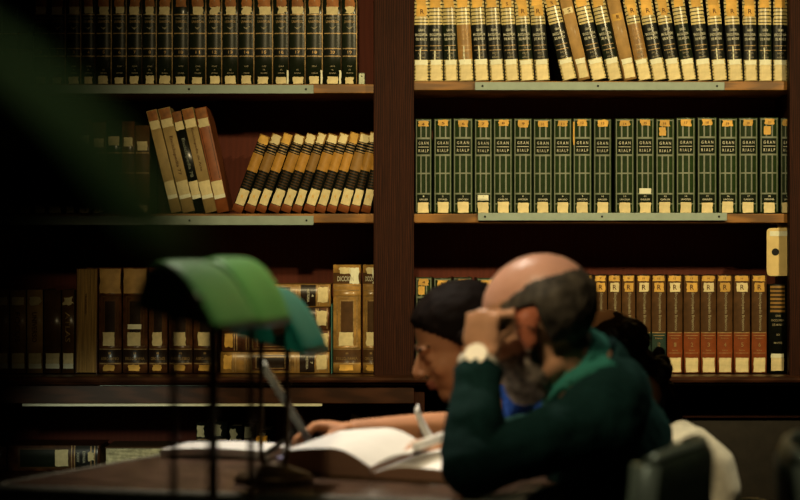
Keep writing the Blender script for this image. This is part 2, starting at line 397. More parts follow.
bm = bmesh.new(); y = 5.916; box(bm, PX(100, y), PX(385, y), y-6, y-6+0.008, PZ(385.9, y), PZ(385.0, y))
o = mesh_obj('strip', bm, 'rail_metal', bc)
ylow = 6.10; zl = PZ(471.5, ylow)
bp('lower_shelf', XL-0.009, X2, 5.86, YB-0.001, zl-0.03, zl, 'mahogany_h', 0.003)
bp('lower_divider', X2+0.001, X2+0.03, 5.95, YB-0.001, 0.0, zlow-0.027, 'mahogany')
bp('lower_rail', X2+0.031, XR-0.001, 6.10, 6.13, PZ(420, 6.02), PZ(411, 6.02), 'mahogany')
bp('door_panel', X2+0.031, XR-0.001, 6.12, 6.14, 0.05, PZ(421, 6.02), 'dark_board')  # darker board colour carries the shade of the unlit lower right
bp('plinth', XL-0.009, X2, 5.92, 5.95, 0, zl-0.031, 'mahogany_h')

# ================================================================== TOP LEFT ROW: dark green encyclopedia
tl = [33,49,66,81.5,95.5,112,127,142.5,157,173,189,206.7,222.5,238.5,254.7,273.5,289.2,306,323.2,342,357.5]
def tl_book(x0, x1, num, idx, lab):
    wpx = x1 - x0 - 0.5; H = 98; B = 84.3
    v = lambda y: B - y
    rects = [(0.03,.97,v(15.2),v(14.2),'gold_band_and_glint'), (0,1,v(17),v(57.2)+41,'black_cloth'), (0.03,.97,v(34),v(33),'gold_band_and_glint'), (0.03,.97,v(49.2),v(48.2),'gold_band_and_glint'), (0.03,.97,v(56.8),v(55.8),'gold_band_and_glint'),
             (0.03,.97,v(55.7),v(49.3),'black_cloth'), (0.93,.985,0,H,'gold_band_and_glint') if idx % 3 else (0.95,.98,0,H,'umber')]  # last strip paints the lit right edge of the spine
    h = rng.uniform(6.6, 8.6)
    labels = [(0.17,0.83,v(7),v(-6),'label_brown',0.6), (0.0+rng.uniform(.14,.22),rng.uniform(.72,.84),0.4,h,'label_cream',0.5)]
    if num not in (10,): labels.insert(1, (rng.uniform(.14,.24),rng.uniform(.76,.88),v(rng.uniform(13.6,15.2)),v(6.8),'label_cream',rng.choice([0.5,0.5,1.5])))
    if num in (16, 18, 20): labels.append((0.86,0.97,0.4,14,'label_white_and_glint',0.3))
    t = [('GRAN','%', 0)]
    texts = [('ENCICLOPEDIA',.5,v(18.2),wpx*.68,1.5,'dim_ink',0), ('UNIVERSAL',.5,v(21.8),wpx*.72,2.6,'gold_band_and_glint',0),
             ('•',.5,v(1),1.2,1.2,'dim_ink',0), (str(num),.5,v(52.4),2.2 if num < 10 else 4.4,3.0,'gold_ink',0)]
    for k, (st, y) in enumerate(((rng.choice(['ARTE','CINE','EDAD','LUZ']),66.5), (rng.choice(['A','DE','EL']),70), (rng.choice(['HISTORIA','CIENCIA','MUNDO']),73.3))):
        if idx % 4 == k and k < 2: continue
        texts.append((st,.5,v(y),{1:1.4,2:2.2,3:4,4:5}.get(len(st),6.4),1.4,'dim_ink',0))
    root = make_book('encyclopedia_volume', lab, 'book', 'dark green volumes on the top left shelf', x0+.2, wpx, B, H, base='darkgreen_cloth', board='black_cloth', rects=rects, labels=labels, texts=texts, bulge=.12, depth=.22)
    # little bird emblem
    s = S; W = wpx*s; bm = bmesh.new()
    pts = [(-3.4,1.3),(-1.0,-.2),(-.2,.5),(.3,.3),(1.2,.9),(3.6,1.8),(2.2,.2),(.6,-1.3),(-.2,-2.0),(-.9,-1.2),(-2.2,-.2)]
    vv_ = [bm.verts.new((W/2+p[0]*s, -.0012, (v(28)+p[1]*0.9)*s)) for p in pts]; bm.faces.new(vv_)
    mesh_obj('bird_emblem', bm, 'dim_ink', root)
extra = {10: ', cream sticker missing below its brown top label', 4: ''}
for i in range(len(tl)-1):
    num = i+1 if i < 18 else (20 if i == 18 else 19)
    tl_book(tl[i], tl[i+1], num, i, 'dark green gilt encyclopedia volume, %s from the right end of the top left shelf' % ORD[20-i] if i < 19 else 'dark green gilt encyclopedia volume beside the metal bookend, top left shelf')
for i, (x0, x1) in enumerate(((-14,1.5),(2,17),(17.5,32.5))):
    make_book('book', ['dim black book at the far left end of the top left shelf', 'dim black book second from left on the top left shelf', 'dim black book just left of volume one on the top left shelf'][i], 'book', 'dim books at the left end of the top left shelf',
              x0+.2, x1-x0-.5, 84.3, 96, base='black_cloth', rects=[(0.03,.97,34,35,'gold_band_and_glint'),(0.03,.97,50,51,'gold_band_and_glint')], labels=[(.2,.8,.4,8,'label_cream',.5)])
# small metal block at the end
bm = bmesh.new(); box(bm, PX(358.5), PX(365), YS+.01, YS+.10, SH['top']+.0005, PZ(72.5), bevel=.002)
box(bm, PX(361), PX(362.3), YS+.008, YS+.0101, PZ(76.5), PZ(75.3), 1)
tag(mesh_obj('bookend', bm, ['chair_frame','hole']), 'small dull metal bookend beside the last volume of the top left shelf', 'bookend')

# ================================================================== TOP RIGHT ROW: cream striped encyclopedia
# (bottom px, width px, lean deg, style)
tr = [(414.3,14.3,0,'n'),(429.6,13.6,-.9,'n'),(444.6,13.6,-2,'n'),(459.6,14,-3,'brown'),(475.2,13.8,-3.6,'n'),(490.4,13.9,-3.9,'n'),(505.7,13.6,-4.1,'n'),(520.6,13.9,-4.4,'n'),(536,14.2,-4.7,'n'),
      (563,14.2,-13.4,'n'),(578.9,12.0,-13.3,'tan'),(592.6,14.6,-13.0,'n'),(609,13.8,-12.6,'n'),(624.6,12.8,-12.2,'tan'),(638.9,13.2,-11.3,'brown'),(653.3,13.9,-10.6,'n'),(668.6,13.6,-9.8,'n'),(683.6,13.2,-8.8,'n'),
      (698.4,13.8,-6.8,'n'),(713.6,13.8,-5.4,'n'),(728.9,14.4,-3.6,'n'),(744.6,13.4,-1.6,'n'),(759.3,12.9,-.7,'n'),(773.6,13.9,0,'n'),(788.2,6.5,0,'n')]
BT = 81.2
for i, (x, wd, ln, st) in enumerate(tr):
    H = 100; cs = 1/max(math.cos(R(ln)), .9)
    v = lambda y: (BT - y) * cs
    if st == 'tan':
        which = 'left' if i == 10 else 'right'
        make_book('book', 'plain tan cloth book leaning among striped volumes, the %s of the two tan ones' % which, 'book', 'tan books among the striped volumes', x, wd, BT, H-3.5, ln, base='tan_cloth', board='tan_cloth',
                  labels=[(.1,.9,v(22) if i==13 else v(15),v(15) if i==13 else v(9),'label_orange' if i == 13 else 'label_cream',.6),(.1,.92,v(65),v(60),'label_white_and_glint',.4),(.12,.9,v(79),v(65.3),'label_cream',.4)],
                  texts=[('R' if i == 13 else 'S',.55,v(18.5) if i==13 else v(12),3,4,'pencil',0)], bulge=.16)
        continue
    panel = 'brown_panel' if st == 'brown' else 'rialp_dark' if i % 5 == 2 else 'black_cloth'
    rects = [(0,1,v(60),v(25),panel)]
    for y in (-10,-6.4,-2.8,.8,4.4,8.0,11.6,15.2,18.8,22.2): rects.append((0.02,.98,v(y+1.0),v(y),'black_cloth'))
    for y in (61.6,68.5): rects.append((0,.97,v(y+.7),v(y),'black_cloth'))
    for y in (63,66.2,69.4,72.6,75.8,79): rects.append((0,.08,v(y+1.3),v(y),'black_cloth')); rects.append((.93,1,v(y+1.3),v(y),'black_cloth'))
    for y in (-8,-4,0,4,8,12,16): rects.append((0,.05,v(y+1.5),v(y),'black_cloth')); rects.append((.95,1,v(y+1.5),v(y),'black_cloth'))
    for y in (45.6,50.2): rects.append((0.08,.92,v(y+.7),v(y),'gold_band_and_glint'))
    hasR = i in (0,7,8,14,15,16,19,20,21); ink = 'white_ink'
    labels = [(rng.uniform(.1,.16),rng.uniform(.8,.92),v(8) if not hasR else v(6),v(-6),'label_orange',.6)]
    if hasR: labels.append((rng.uniform(.08,.3),rng.uniform(.84,.93),v(16.8),v(5.5),'label_orange',1.3 if i == 16 else .4, 'orange-yellow label with the letter R'))
    labels += [(rng.uniform(.06,.12),rng.uniform(.88,.95),v(65),v(rng.uniform(59.6,61)),'label_white_and_glint',.3), (rng.uniform(.08,.14),rng.uniform(.86,.93),v(80.6),v(65.2),'label_cream',.3)]
    if i in (0,1,2,3,4,19,20,21,22): labels.append((.38,.46,v(62),v(rng.uniform(46,54)),'label_white_and_glint',.2))  # narrow white sliver paints a gloss streak on the spine
    texts = [('GRAN',.5,v(30.4),wd*.42,2.5,ink if st!='brown' else 'gold_ink',0), ('ENCICLOPEDIA',.5,v(35),wd*.84,2.6,ink if st!='brown' else 'gold_ink',0), ('DEL MUNDO',.5,v(39.4),wd*.76,2.6,ink if st!='brown' else 'gold_ink',0),
             (str(i+1),.5,v(48.1),1.6 if i < 9 else 2.6,2.0,'dim_ink',0),
             (rng.choice(['ABAD','BARCO','CICLO','DELTA']) ,.5,v(53.6),wd*.45,1.6,'dim_ink',0), ('-',.5,v(55.6),1.2,.4,'dim_ink',0), (rng.choice(['AZTECA','CASTRO','EDAD','GLOBO']),.5,v(57.8),wd*.5,1.6,'dim_ink',0)]
    if hasR: texts.append(('R',.55,v(11.8),3.6,4.6,'pencil',0))
    elif i in (6,9): texts.append(('S',.5,v(4.5),2.6,3.2,'pencil',0))
    ft = 'brown title panel' if st == 'brown' else 'black title panel'
    lab = 'cream striped volume with %s, %s from left, top right shelf' % (ft, ORD[i+1])
    make_book('encyclopedia_volume', lab, 'book', 'cream striped volumes on the top right shelf', x, wd, BT, H, ln, base='cream_spine', board='black_cloth', rects=rects, labels=labels, texts=texts, bulge=.13)

# ================================================================== GREEN GRID VOLUMES
def grid_book(x0, x1, pyb, ptop, lab, grp, k, special=None, base='rialp_green'):
    wd = x1-x0; H = pyb-ptop; v = lambda y: (213.4 - y) * H/95.0
    rects = []
    g = 'silver_ink'
    def hl(y, t=1.2): rects.append((0.05,.95,v(y+t),v(y),g))
    def vl(u, ya, yb, t=.075): rects.append((u-t/2,u+t/2,v(yb),v(ya),g))
    vl(.345,120,138); vl(.655,120,138); vl(.345,156,193.5); vl(.655,156,193.5)
    vl(.08,119,212,.055); vl(.92,119,212,.055)
    hl(119.5); hl(137.2,1.8); hl(154.3,1.8); hl(172.7,1.5); hl(193,1.6); hl(203.5,1)
    rects.append((.12,.88,v(154),v(139.4),'rialp_dark')); rects.append((.12,.88,v(202.6),v(195),'rialp_dark'))
    rects.append((0.0,.045,0,H,'rialp_dark'))
    lw = 5.3/wd; cx = .5+rng.uniform(-.04,.02); top = rng.uniform(119.6,120.8)
    labels = [(cx-lw*.9,cx+lw*rng.uniform(.85,1.05),v(top+rng.uniform(5.4,7)),v(top),'label_orange',.7), (cx-lw,cx+lw*1.02,.5,v(202.4+rng.uniform(-.6,.6)),'label_cream',.35)]
    texts = [('G R A N',.5,v(143.0),wd*.60,2.9,'white_ink',0), ('R I A L P',.5,v(150.6),wd*.60,2.9,'white_ink',0), ('____',.5,v(146.9),wd*.64,.5,'white_ink',0),
             (rng.choice(['ESPERANZA','GALILEO','CARLOS','LINCOLN']),.5,v(199.6),wd*.5,1.7,'white_ink',0), (str(k),.5,v(196.4),1.2 if k < 10 else 2.2,1.6,'white_ink',0), (str(k+3),cx,v(top+3.4),3,2.4,'pencil',0)]
    if special == 'sticker': labels.append((cx-lw*1.0,cx+lw,v(200.6),v(195.2),'label_white_and_glint',.2,'white sticker above the cream label'))
    if special == 'sticker2': labels.append((cx-lw*1.15,cx+lw*1.1,v(194),v(188.6),'label_white_and_glint',.2,'white sticker above the cream label'))
    if special == 'double': labels.append((cx-lw,cx+lw*.2,v(top+15.6),v(top+7.4),'label_orange',.4))
    if special == 'sliver': labels.append((.02,.09,v(145),v(122),'label_orange',.2))
    return make_book('encyclopedia_volume', lab, 'book', grp, x0, wd, pyb, H, base=base, board='rialp_dark', rects=rects, labels=labels, texts=texts, bulge=.13, depth=.21)
mr = [(415.2,432),(433.7,452),(453,473.2),(474.3,492.4),(493.2,512.7),(513.6,532.4),(533.2,552.6),(553.4,572.1),(573,592.1),(593.5,611.8),(615,634.6),(635.9,654.7),(655.8,674.9),(676.2,695.8),(697.4,717.4),(718.8,737.9),(738.9,758.5),(759.9,779),(780.8,794.8)]
for i, (a, b) in enumerate(mr):
    sp = {3:'sticker', 11:'sticker2', 12:'double', 17:'double', 8:'sliver'}.get(i)
    ft = {'sticker':'extra white sticker low down,','sticker2':'extra white sticker higher up,','double':'two orange labels,','sliver':'torn orange sliver,'}.get(sp, 'grey grid lines,')
    grid_book(a, b-.1, 213.4, 118.9-(.8 if i > 12 else 0)-(i % 3)*.3, 'dark green volume with %s %s from left, middle right shelf' % (ft, ORD[i+1]), 'dark green gridded volumes on the middle right shelf', i+1, sp)
br = [(415.6,432.2),(433.5,451.6),(453.4,472),(476.8,495.8),(497,514),(515,532),(533.5,550.5)]
for i, (a, b) in enumerate(br):
    grid_book(a, b, 373.6, 277.5+(i%2)*.6, 'green volume with silver grid, %s from the left on the bottom right shelf' % ORD[i+1], 'green gridded volumes on the bottom right shelf', i+1, 'double' if i == 0 else None)

# ================================================================== BROWN ENCYCLOPEDIA (bottom right)
bb = [(552.5,565),(566.5,579),(580.2,593),(594.2,607.2),(608.2,621.2),(622.2,635.4),(636.8,651),(652,666.2),(667.5,682.7),(684,700),(701,716.4),(717.4,732.8),(734,750.4),(752,767)]
BB = 373.4
for i, (a, b) in enumerate(bb):
    wd = b-a; H = BB-275; v = lambda y: BB-y
    red = i >= 8
    low = 'britan_red' if red else 'britan_teal'
    rects = [(0,1,0,v(332.4),low), (0.04,.96,v(333.4),v(332.4),'gold_band_and_glint'), (.1,.9,v(336),v(335.4),'gold_band_and_glint'), (.1,.9,v(353.5),v(353),'gold_band_and_glint'), (0,1,H-1.2,H,'leather_dark')]
    labels = [(.08,.88,v(281.3),v(276),'label_orange',.5), (.18,.84,v(292),v(283),'label_orange' if i % 2 else 'label_cream',.5,'yellowed label with the letter R'), (.12,.9,1,v(358),'label_cream',.3)]
    texts = [('%d'%(i+4),.48,v(278.6),2.4,2,'pencil',0), ('R',.5,v(287.4),3.8,5,'pencil',0), ('Encyclopædia Britannica',.54,v(312),38,3.6,'dim_ink',1),
             ('Britannica',.5,v(338.4),wd*.5,1.4,'gold_ink',0), (str(i-7 if red else i+5),.5,v(344.8),2.4,4.2,'gold_ink',0), ('Index',.5,v(350.4),wd*.35,1.4,'gold_ink',0)]
    ft = ('brown volume with red-brown foot panel, %s from left of those red-footed ones' % ORD[i-7]) if red else 'brown encyclopedia volume with dark teal foot panel, %s left of the red-footed volumes' % ORD[8-i]
    make_book('encyclopedia_volume', ft, 'book', 'brown volumes on the bottom right shelf', a, wd, BB, H, base='umber', board='leather_dark', rects=rects, labels=labels, texts=texts, bulge=.14)
# last black volume with cream stripes
v = lambda y: 373.4-y
make_book('encyclopedia_volume', 'black volume with cream head bands at the right end of the bottom right shelf', 'book', None, 769.3, 17.5, 373.4, 89, base='black_cloth', board='black_cloth',
          rects=[(.08,.92,v(y+2.4),v(y),'brown_panel') for y in (286,290,294,298,302,306,310)], labels=[(.12,.85,v(358),v(354),'label_white_and_glint',.3),(.12,.85,v(371),v(358),'label_cream',.3)],
          texts=[('GRAN',.5,v(316),5,2,'dim_ink',0),('ENCICLOPEDIA',.5,v(320.5),13,2.2,'dim_ink',0),('DEL MUNDO',.5,v(325),11,2.2,'dim_ink',0),('XX',.5,v(335),4,2,'dim_ink',0),('MAPAS',.5,v(343),8,2,'dim_ink',0)], bulge=.2)
# hanging bookend
bm = bmesh.new(); y0 = YS-.012
def rrect(bm, cx, cz, hw, hh, r, y0, y1, mi=0, corners=(1,1,1,1)):
    pts = []
    for k, (sx, sz) in enumerate(((1,1),(-1,1),(-1,-1),(1,-1))):
        for j in range(5):
            an = math.pi/2*k + math.pi/2*j/4
            pts.append((cx+sx*(hw-r)+r*math.cos(an), cz+sz*(hh-r)+r*math.sin(an)))
    f = [bm.verts.new((x, y0, z)) for x, z in pts]; g = [bm.verts.new((x, y1, z)) for x, z in pts]
    fs = [bm.faces.new(f), bm.faces.new(g[::-1])] + [bm.faces.new((f[i], g[i], g[(i+1)%len(f)], f[(i+1)%len(f)])) for i in range(len(f))]
    for q in fs: q.material_index = mi
    bmesh.ops.recalc_face_normals(bm, faces=bm.faces)
hb = thing('hanging_bookend', 'cream metal bookend plate with a round black hole, hanging above the last lower right book', 'bookend', (PX(783), YS+.02, PZ(252)))
rrect(bm, 0, 0, 15*S, 24*S, 4*S, 0, .003); mesh_obj('plate', bm, 'bookend_cream', hb)
bm = bmesh.new(); bmesh.ops.create_cone(bm, cap_ends=True, segments=24, radius1=3.7*S, radius2=3.7*S, depth=.001, matrix=Matrix.Translation((-6.4*S, -.0004, 0)) @ Matrix.Rotation(R(90), 4, 'X'))
mesh_obj('finger_hole', bm, 'hole', hb)
bm = bmesh.new(); box(bm, -12*S, 10*S, -.0012, -.0002, 16*S, 21*S); mesh_obj('sticker', bm, 'label_white_and_glint', hb)['label'] = 'white sticker'
zsh = SH['mid']-.0265
bm = bmesh.new(); box(bm, -4*S, 12*S, .0035, .006, 20*S, zsh-PZ(252)-.0002); box(bm, -4*S, 12*S, .0035, .12, zsh-PZ(252)-.0027, zsh-PZ(252)-.0002); mesh_obj('bracket', bm, 'bookend_cream', hb)

# ================================================================== MIDDLE LEFT ROW
BM = 213.6
lf = [(171.3,10.4,-13.8,105,'olive','dim olive book leaning left, hazy, far left of the leaning group'),(183,12,-13.6,107,'tan','tan paperback with grey lettering leaning left beside the dark one'),(195.6,9.4,-13.4,104,'dark','narrow dark book with pale lettering leaning between two tan books'),
      (205.4,11.6,-13.0,106.5,'tan2','olive tan book with small lettering leaning left of the russet book'),(217.4,11.8,-12.4,107,'rus','russet brown book leaning left at the edge of the gap, middle left shelf')]
for x, wd, ln, H, k, lab in lf:
    base = {'olive':'olive_tan','tan':'olive_tan','dark':'black_cloth','tan2':'olive_tan','rus':'russet'}[k]
    labels = [(.04,.94,H-11,H-.6,'label_brown',.4),(.04,.94,H-19.5,H-11,'label_cream',.5),(.03,.97,18,32,'label_cream',.3),(.03,.97,14.2,18,'label_white_and_glint',.2)]
    ts = {'olive':[], 'tan':[('Enciclopedia 77',.5,58,40,4,'pencil',1)], 'dark':[('Enciclopedia 78',.5,56,40,4,'silver_ink',1)], 'tan2':[('Enciclopedia de Arte',.5,64,44,3,'pencil',1)], 'rus':[]}[k]
    rects = [(.12,.16,34,H-21,'leather_dark'),(.82,.86,34,H-21,'leather_dark')] if k == 'rus' else []
    make_book('book', lab, 'book', 'books leaning left on the middle left shelf', x, wd, BM, H, ln, base=base, board=base, labels=labels, texts=ts, rects=rects, bulge=.06)
xs = 2
i = 0
while xs < 158:
    wd = [16,15,14,17,13,15,14,16,13,15][i % 10]
    hh = [92,96,90,95,88,94,91,93,92,88][i % 10]
    lab = 'dim upright dark book, %s from the left on the middle left shelf' % ORD[i+1]
    lean = 0
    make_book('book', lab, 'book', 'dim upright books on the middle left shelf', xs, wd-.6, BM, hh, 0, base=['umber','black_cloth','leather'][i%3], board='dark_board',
              labels=[(.14,.84,.6,8,'label_cream',.4),(.15,.85,hh-25,hh-16,'label_cream',.4)], rects=[(0.04,.96,40,41,'gold_band_and_glint'),(0.04,.96,60,61,'gold_band_and_glint')])
    xs += wd; i += 1
    if xs > 138: break
rl = [(230.2,10.6,20.6),(242.6,10.3,20.4),(254.6,9.6,20.0),(266.6,11.0,19.6),(279.2,9.9,19.2),(290.6,9.3,18.9),(302.0,10.9,18.3),(314.2,9.7,17.7),(325.5,9.2,17.1),(336.3,11.0,16.5),(348.8,9.4,14.8),(360.4,9.2,12.6)]
for i, (x, wd, ln) in enumerate(rl):
    H = 81.5 + (i % 3)*.8
    rects = [(0,1,0,7,'russet'), (0,1,7,24,'black_cloth'), (0,1,24,43,'black_cloth'), (0,1,43,61.5,'amber_panel' if i % 4 != 1 else 'brown_panel'), (0,1,61.5,73,'black_cloth')]
    for k in range(6): rects.append((.12,.88,26+k*2.8,26.9+k*2.8,'umber'))
    for k in range(4): rects.append((.06,.94,62.6+k*2.8,63.4+k*2.8,'gold_band_and_glint'))
    labels = [(.08,.94,7.5,23.5,'label_cream',.3),(.1,.9,72.5,H-.8,'label_orange' if i in (0,2,8) else 'label_cream',.9)]
    texts = [('R',.5,16,2.6,3.2,'label_orange',0)]
    px = x + wd/math.cos(R(ln))
    make_book('encyclopedia_volume', 'small amber and black banded book leaning right, %s from left of its row' % ORD[i+1], 'book', 'small banded volumes leaning right', px, wd, BM, H, ln, 'R', base='brown_panel', board='black_cloth',
              rects=rects, labels=labels, texts=texts, bulge=.16, depth=.17)

# ================================================================== BOTTOM LEFT ROW
BL = 373.4
dim = [(-6,9.2,'brown_panel'),(10,26,'brown_panel'),(27,43,'tan_cloth'),(44,61,'umber'),(62,74.5,'umber')]
for i, (a, b, m) in enumerate(dim):
    labels = [(.1,.92,9.5,20,'label_cream',.3),(.1,.92,4.6,9.5,'label_white_and_glint',.2)]
    if i in (0,1,2,4): labels.append((.12,.9,68,76,'label_cream',1.3 if i in (2,4) else .4))
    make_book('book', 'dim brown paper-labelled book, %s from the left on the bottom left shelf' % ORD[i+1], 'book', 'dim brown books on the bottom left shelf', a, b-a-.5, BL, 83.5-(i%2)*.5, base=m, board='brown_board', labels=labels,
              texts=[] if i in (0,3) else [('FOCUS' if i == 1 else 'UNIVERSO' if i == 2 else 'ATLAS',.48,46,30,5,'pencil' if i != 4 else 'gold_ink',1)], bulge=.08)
make_book('book', 'thick old book with yellowed page edges facing out on the bottom left shelf', 'book', None, 75.5, 21.5, BL, 105, 0.5, base='leather', board='leather', pages='pages_old', fore_edge=True,
          texts=[('TRATADO',.45,70,20,1.8,'pencil',1)])
def leather(x0, x1, lab, gr, idx, gold=False, H=105.5):
    wd = x1-x0; v = lambda y: BL-y; g = 'leather_gold' if gold else 'leather'; inn = 'umber' if gold else 'leather_dark'; ln = 'gold_ink' if gold else 'umber'
    dt = H-105.5
    rects = [(.12,.88,v(347),v(296),ln), (.17,.83,v(345.5),v(297.5),g), (.24,.76,v(344),v(300),ln), (.28,.72,v(343),v(301.5),inn), (0,1,v(363),v(350),inn), (0.03,.97,v(350),v(348.8),'gold_band_and_glint'), (0.03,.97,v(364.4),v(363.2),'gold_band_and_glint'),
             (.03,.97,v(286.5),v(285.5),'gold_band_and_glint'), (.03,.97,v(291),v(290),'gold_band_and_glint'), (0,1,v(284),v(273),inn)]
    texts = [('II' if idx % 2 else 'I',.5,v(353.5),2.4,2,'gold_ink',0), (['ASIRO-AMNIO','BELLO-BAHIA','CERO-CONDE','DANTE-EBRO'][idx % 4],.5,v(358.8),wd*.78,3,'gold_ink',0)]
    labels = [(.2,.72,v(346),v(332.5),'label_cream',.5),(.22,.7,v(371),v(365),'label_orange',.8)]
    if not gold and idx < 2: labels.append((.04,.96,v(293.5),v(269),'tan_cloth',.7,'worn tan cloth patch at the head'))
    elif not gold: labels.append((.3,.7,v(283),v(275),'label_cream',.4))
    else: labels += [(.22,.62,v(274),v(267.6),'label_cream',.8), (.62,.94,v(284),v(268),'label_white_and_glint',1.0)]; texts.append(('DICCION',.45,v(279),wd*.6,5,'white_ink',0))
    if idx == 1: labels.append((.2,.76,v(329.3),v(324.5),'label_white_and_glint',.2,'greenish white sticker'))
    make_book('book', lab, 'book', gr, x0, wd, BL, H, base=g, board=g, rects=rects, labels=labels, texts=texts, ribs=(v(295),v(348),v(364.5)), bulge=.15, depth=.24)
G1 = 'old leather volumes on the bottom left shelf'
leather(98.4,121,'brown leather volume with tan patched head, right beside the page-edge book',G1,0)
leather(122.6,147,'brown leather volume with patched head and a greenish white sticker',G1,1)
leather(148.6,167,'dark leather volume without a head patch, just right of the patched pair',G1,2)
leather(168.6,192,'dark leather volume with cream spine label, partly behind the green lamp shades',G1,3)
leather(193.2,216.5,'brown leather volume next to the stack of lying books, bottom left shelf',G1,4)
leather(333.2,360.8,'fat worn golden leather volume standing right of the stack of lying books','golden leather volumes by the central stile',1+4,True,108.5)
leather(363,379,'narrow-looking golden leather volume tucked against the central stile','golden leather volumes by the central stile',2+4,True,108.5)
bm = bmesh.new(); box(bm, PX(331.0), PX(332.2), YS+.004, YS+.2, zlow+.0005, PZ(304)); tag(mesh_obj('folder', bm, 'teal_slip'), 'thin teal folder standing between lying stack and fat golden volume', 'folder')
sty = [(373.4,21.6),(351.6,21.4),(330.0,22.8),(306.9,22.8)]
for i, (yb, hgt) in enumerate(sty):
    L_ = 109
    rects = [(0.04,.96,a,a+1,'gold_band_and_glint') for a in (12,14.5,24,26.5,74,77,95,97,106)] + [(0.08,.92,30,70,'gold_band_and_glint'),(0.13,.87,31.5,68.5,'leather'),(.22,.78,35,65,'gold_band_and_glint'),(.25,.75,36,64,'leather_dark' if i == 0 else 'leather'),(0.02,.98,79,94,'leather_dark')]
    make_book('book', 'leather bound volume lying flat with spine outwards, ' + ['bottom of the stack','second from bottom of the stack','second from top of the stack','topmost of the stack'][i], 'book', 'lying stack of leather volumes',
              220.5+(i%2)*1.2, hgt-.5, yb, L_, base='leather_gold' if i in (0,3) else 'leather', board='leather_gold', rects=rects, labels=[(.15,.8,3,11,'label_orange',.8),(.14,.8,96,106,'label_cream',.8)],
              texts=[('HISTORIA',.5,86.5,13,2.4,'white_ink',0),('4'if i%2 else'7',.5,91,2.4,2.4,'white_ink',0)], bulge=.12, lying=True, depth=.24)

# ================================================================== LOWER SHELF (left)
def low(**k): return k
make_book('book', 'dark leather volume lying flat with cream label on the lowest shelf', 'book', None, 8, 25.2, 471.2, 92, base='leather', board='leather', ydepth=6.10, lying=True,
          rects=[(0.1,.9,10,62,'umber'),(.16,.84,12,60,'rialp_dark'),(0,1,63,64,'gold_band_and_glint'),(0,1,66,67,'gold_band_and_glint'),(0,1,67,89,'black_cloth'),(.02,.98,82,83.5,'gold_band_and_glint'),(.02,.98,86,87,'gold_band_and_glint')],
          labels=[(.16,.82,47,60,'label_cream',.3),(.25,.6,80,86,'label_cream',1.0)], texts=[('XXXV',.45,70,10,2.6,'white_ink',0),('ESPASA',.45,76,12,2.6,'white_ink',0)], bulge=.1)
make_book('book', 'book lying flat with pale speckled page edges facing out on the lowest shelf', 'book', None, 105, 22, 469.5, 84, base='dark_board', board='brown_board', pages='pages_pale', ydepth=6.10, lying=True, fore_edge=True)
make_book('book', 'leather volume at the far left end of the lowest shelf, lying flat', 'book', None, -52, 24, 471.2, 58, base='leather', board='leather', ydepth=6.10, lying=True, rects=[(0,1,50,51,'gold_band_and_glint'),(.1,.9,5,40,'umber')])
for k, (x, wd, hh) in enumerate(((196,13,47),(212,15,48),(229,13,44),(244,12,46),(258,13,40),(345,0,0))):
    if not wd: continue
    make_book('book', 'small dark spined book, %s of the upright group seen between lamp stems' % ORD[k+1], 'book', 'small upright books on the lowest shelf', x, wd, 250+(CZ-zl)*FP/6.14, hh, base='black_cloth', board='rialp_dark', ydepth=6.14,
              rects=[(.05,.95,20,21,'gold_band_and_glint'),(.05,.95,30,31,'gold_band_and_glint')], labels=[(.1,.6,hh-14,hh-3,'label_cream',1.2)], texts=[('ROMA',.5,25,8,4,'white_ink',0),('ARTE',.5,13,8,3,'white_ink',0)])
bm = bmesh.new()   # tilted booklet with ribbed pages
n = 8
for t_, (a_, b_2) in enumerate(((0, .004),)):
    f = [[bm.verts.new((PX(344+i*3.0+ (j*7.5), 6.1), 6.1 + .004*math.sin(i*.9), PZ(471-22+ i*1.1, 6.1) + (j*.105))) for i in range(n+1)] for j in range(2)]
    g = [[bm.verts.new((v_.co.x, v_.co.y+.12, v_.co.z)) for v_ in r_] for r_ in f]
    for i in range(n):
        bm.faces.new((f[0][i], f[0][i+1], f[1][i+1], f[1][i])); bm.faces.new((g[0][i+1], g[0][i], g[1][i], g[1][i+1]))
        bm.faces.new((f[1][i], f[1][i+1], g[1][i+1], g[1][i])); bm.faces.new((f[0][i+1], f[0][i], g[0][i], g[0][i+1]))
    bm.faces.new((f[0][0], f[1][0], g[1][0], g[0][0])); bm.faces.new((f[0][n], g[0][n], g[1][n], f[1][n]))
tag(mesh_obj('magazine', bm, 'pages_pale'), 'pale tilted booklet leaning on the lowest shelf above the woman\'s forearm', 'book')
make_book('book', 'dark book lying under the tilted pale booklet on the lowest shelf', 'book', None, 330, 21, 471.2, 70, base='leather_dark', board='leather_dark', ydepth=6.09, lying=True)
bm = bmesh.new(); box(bm, PX(256.5,5.95), PX(266.5,5.95), 5.93, 5.99, zl+.0005, PZ(437,5.95)); tag(mesh_obj('card_box', bm, 'yellow', None), 'small orange-yellow box on the front of the lowest shelf', 'box')

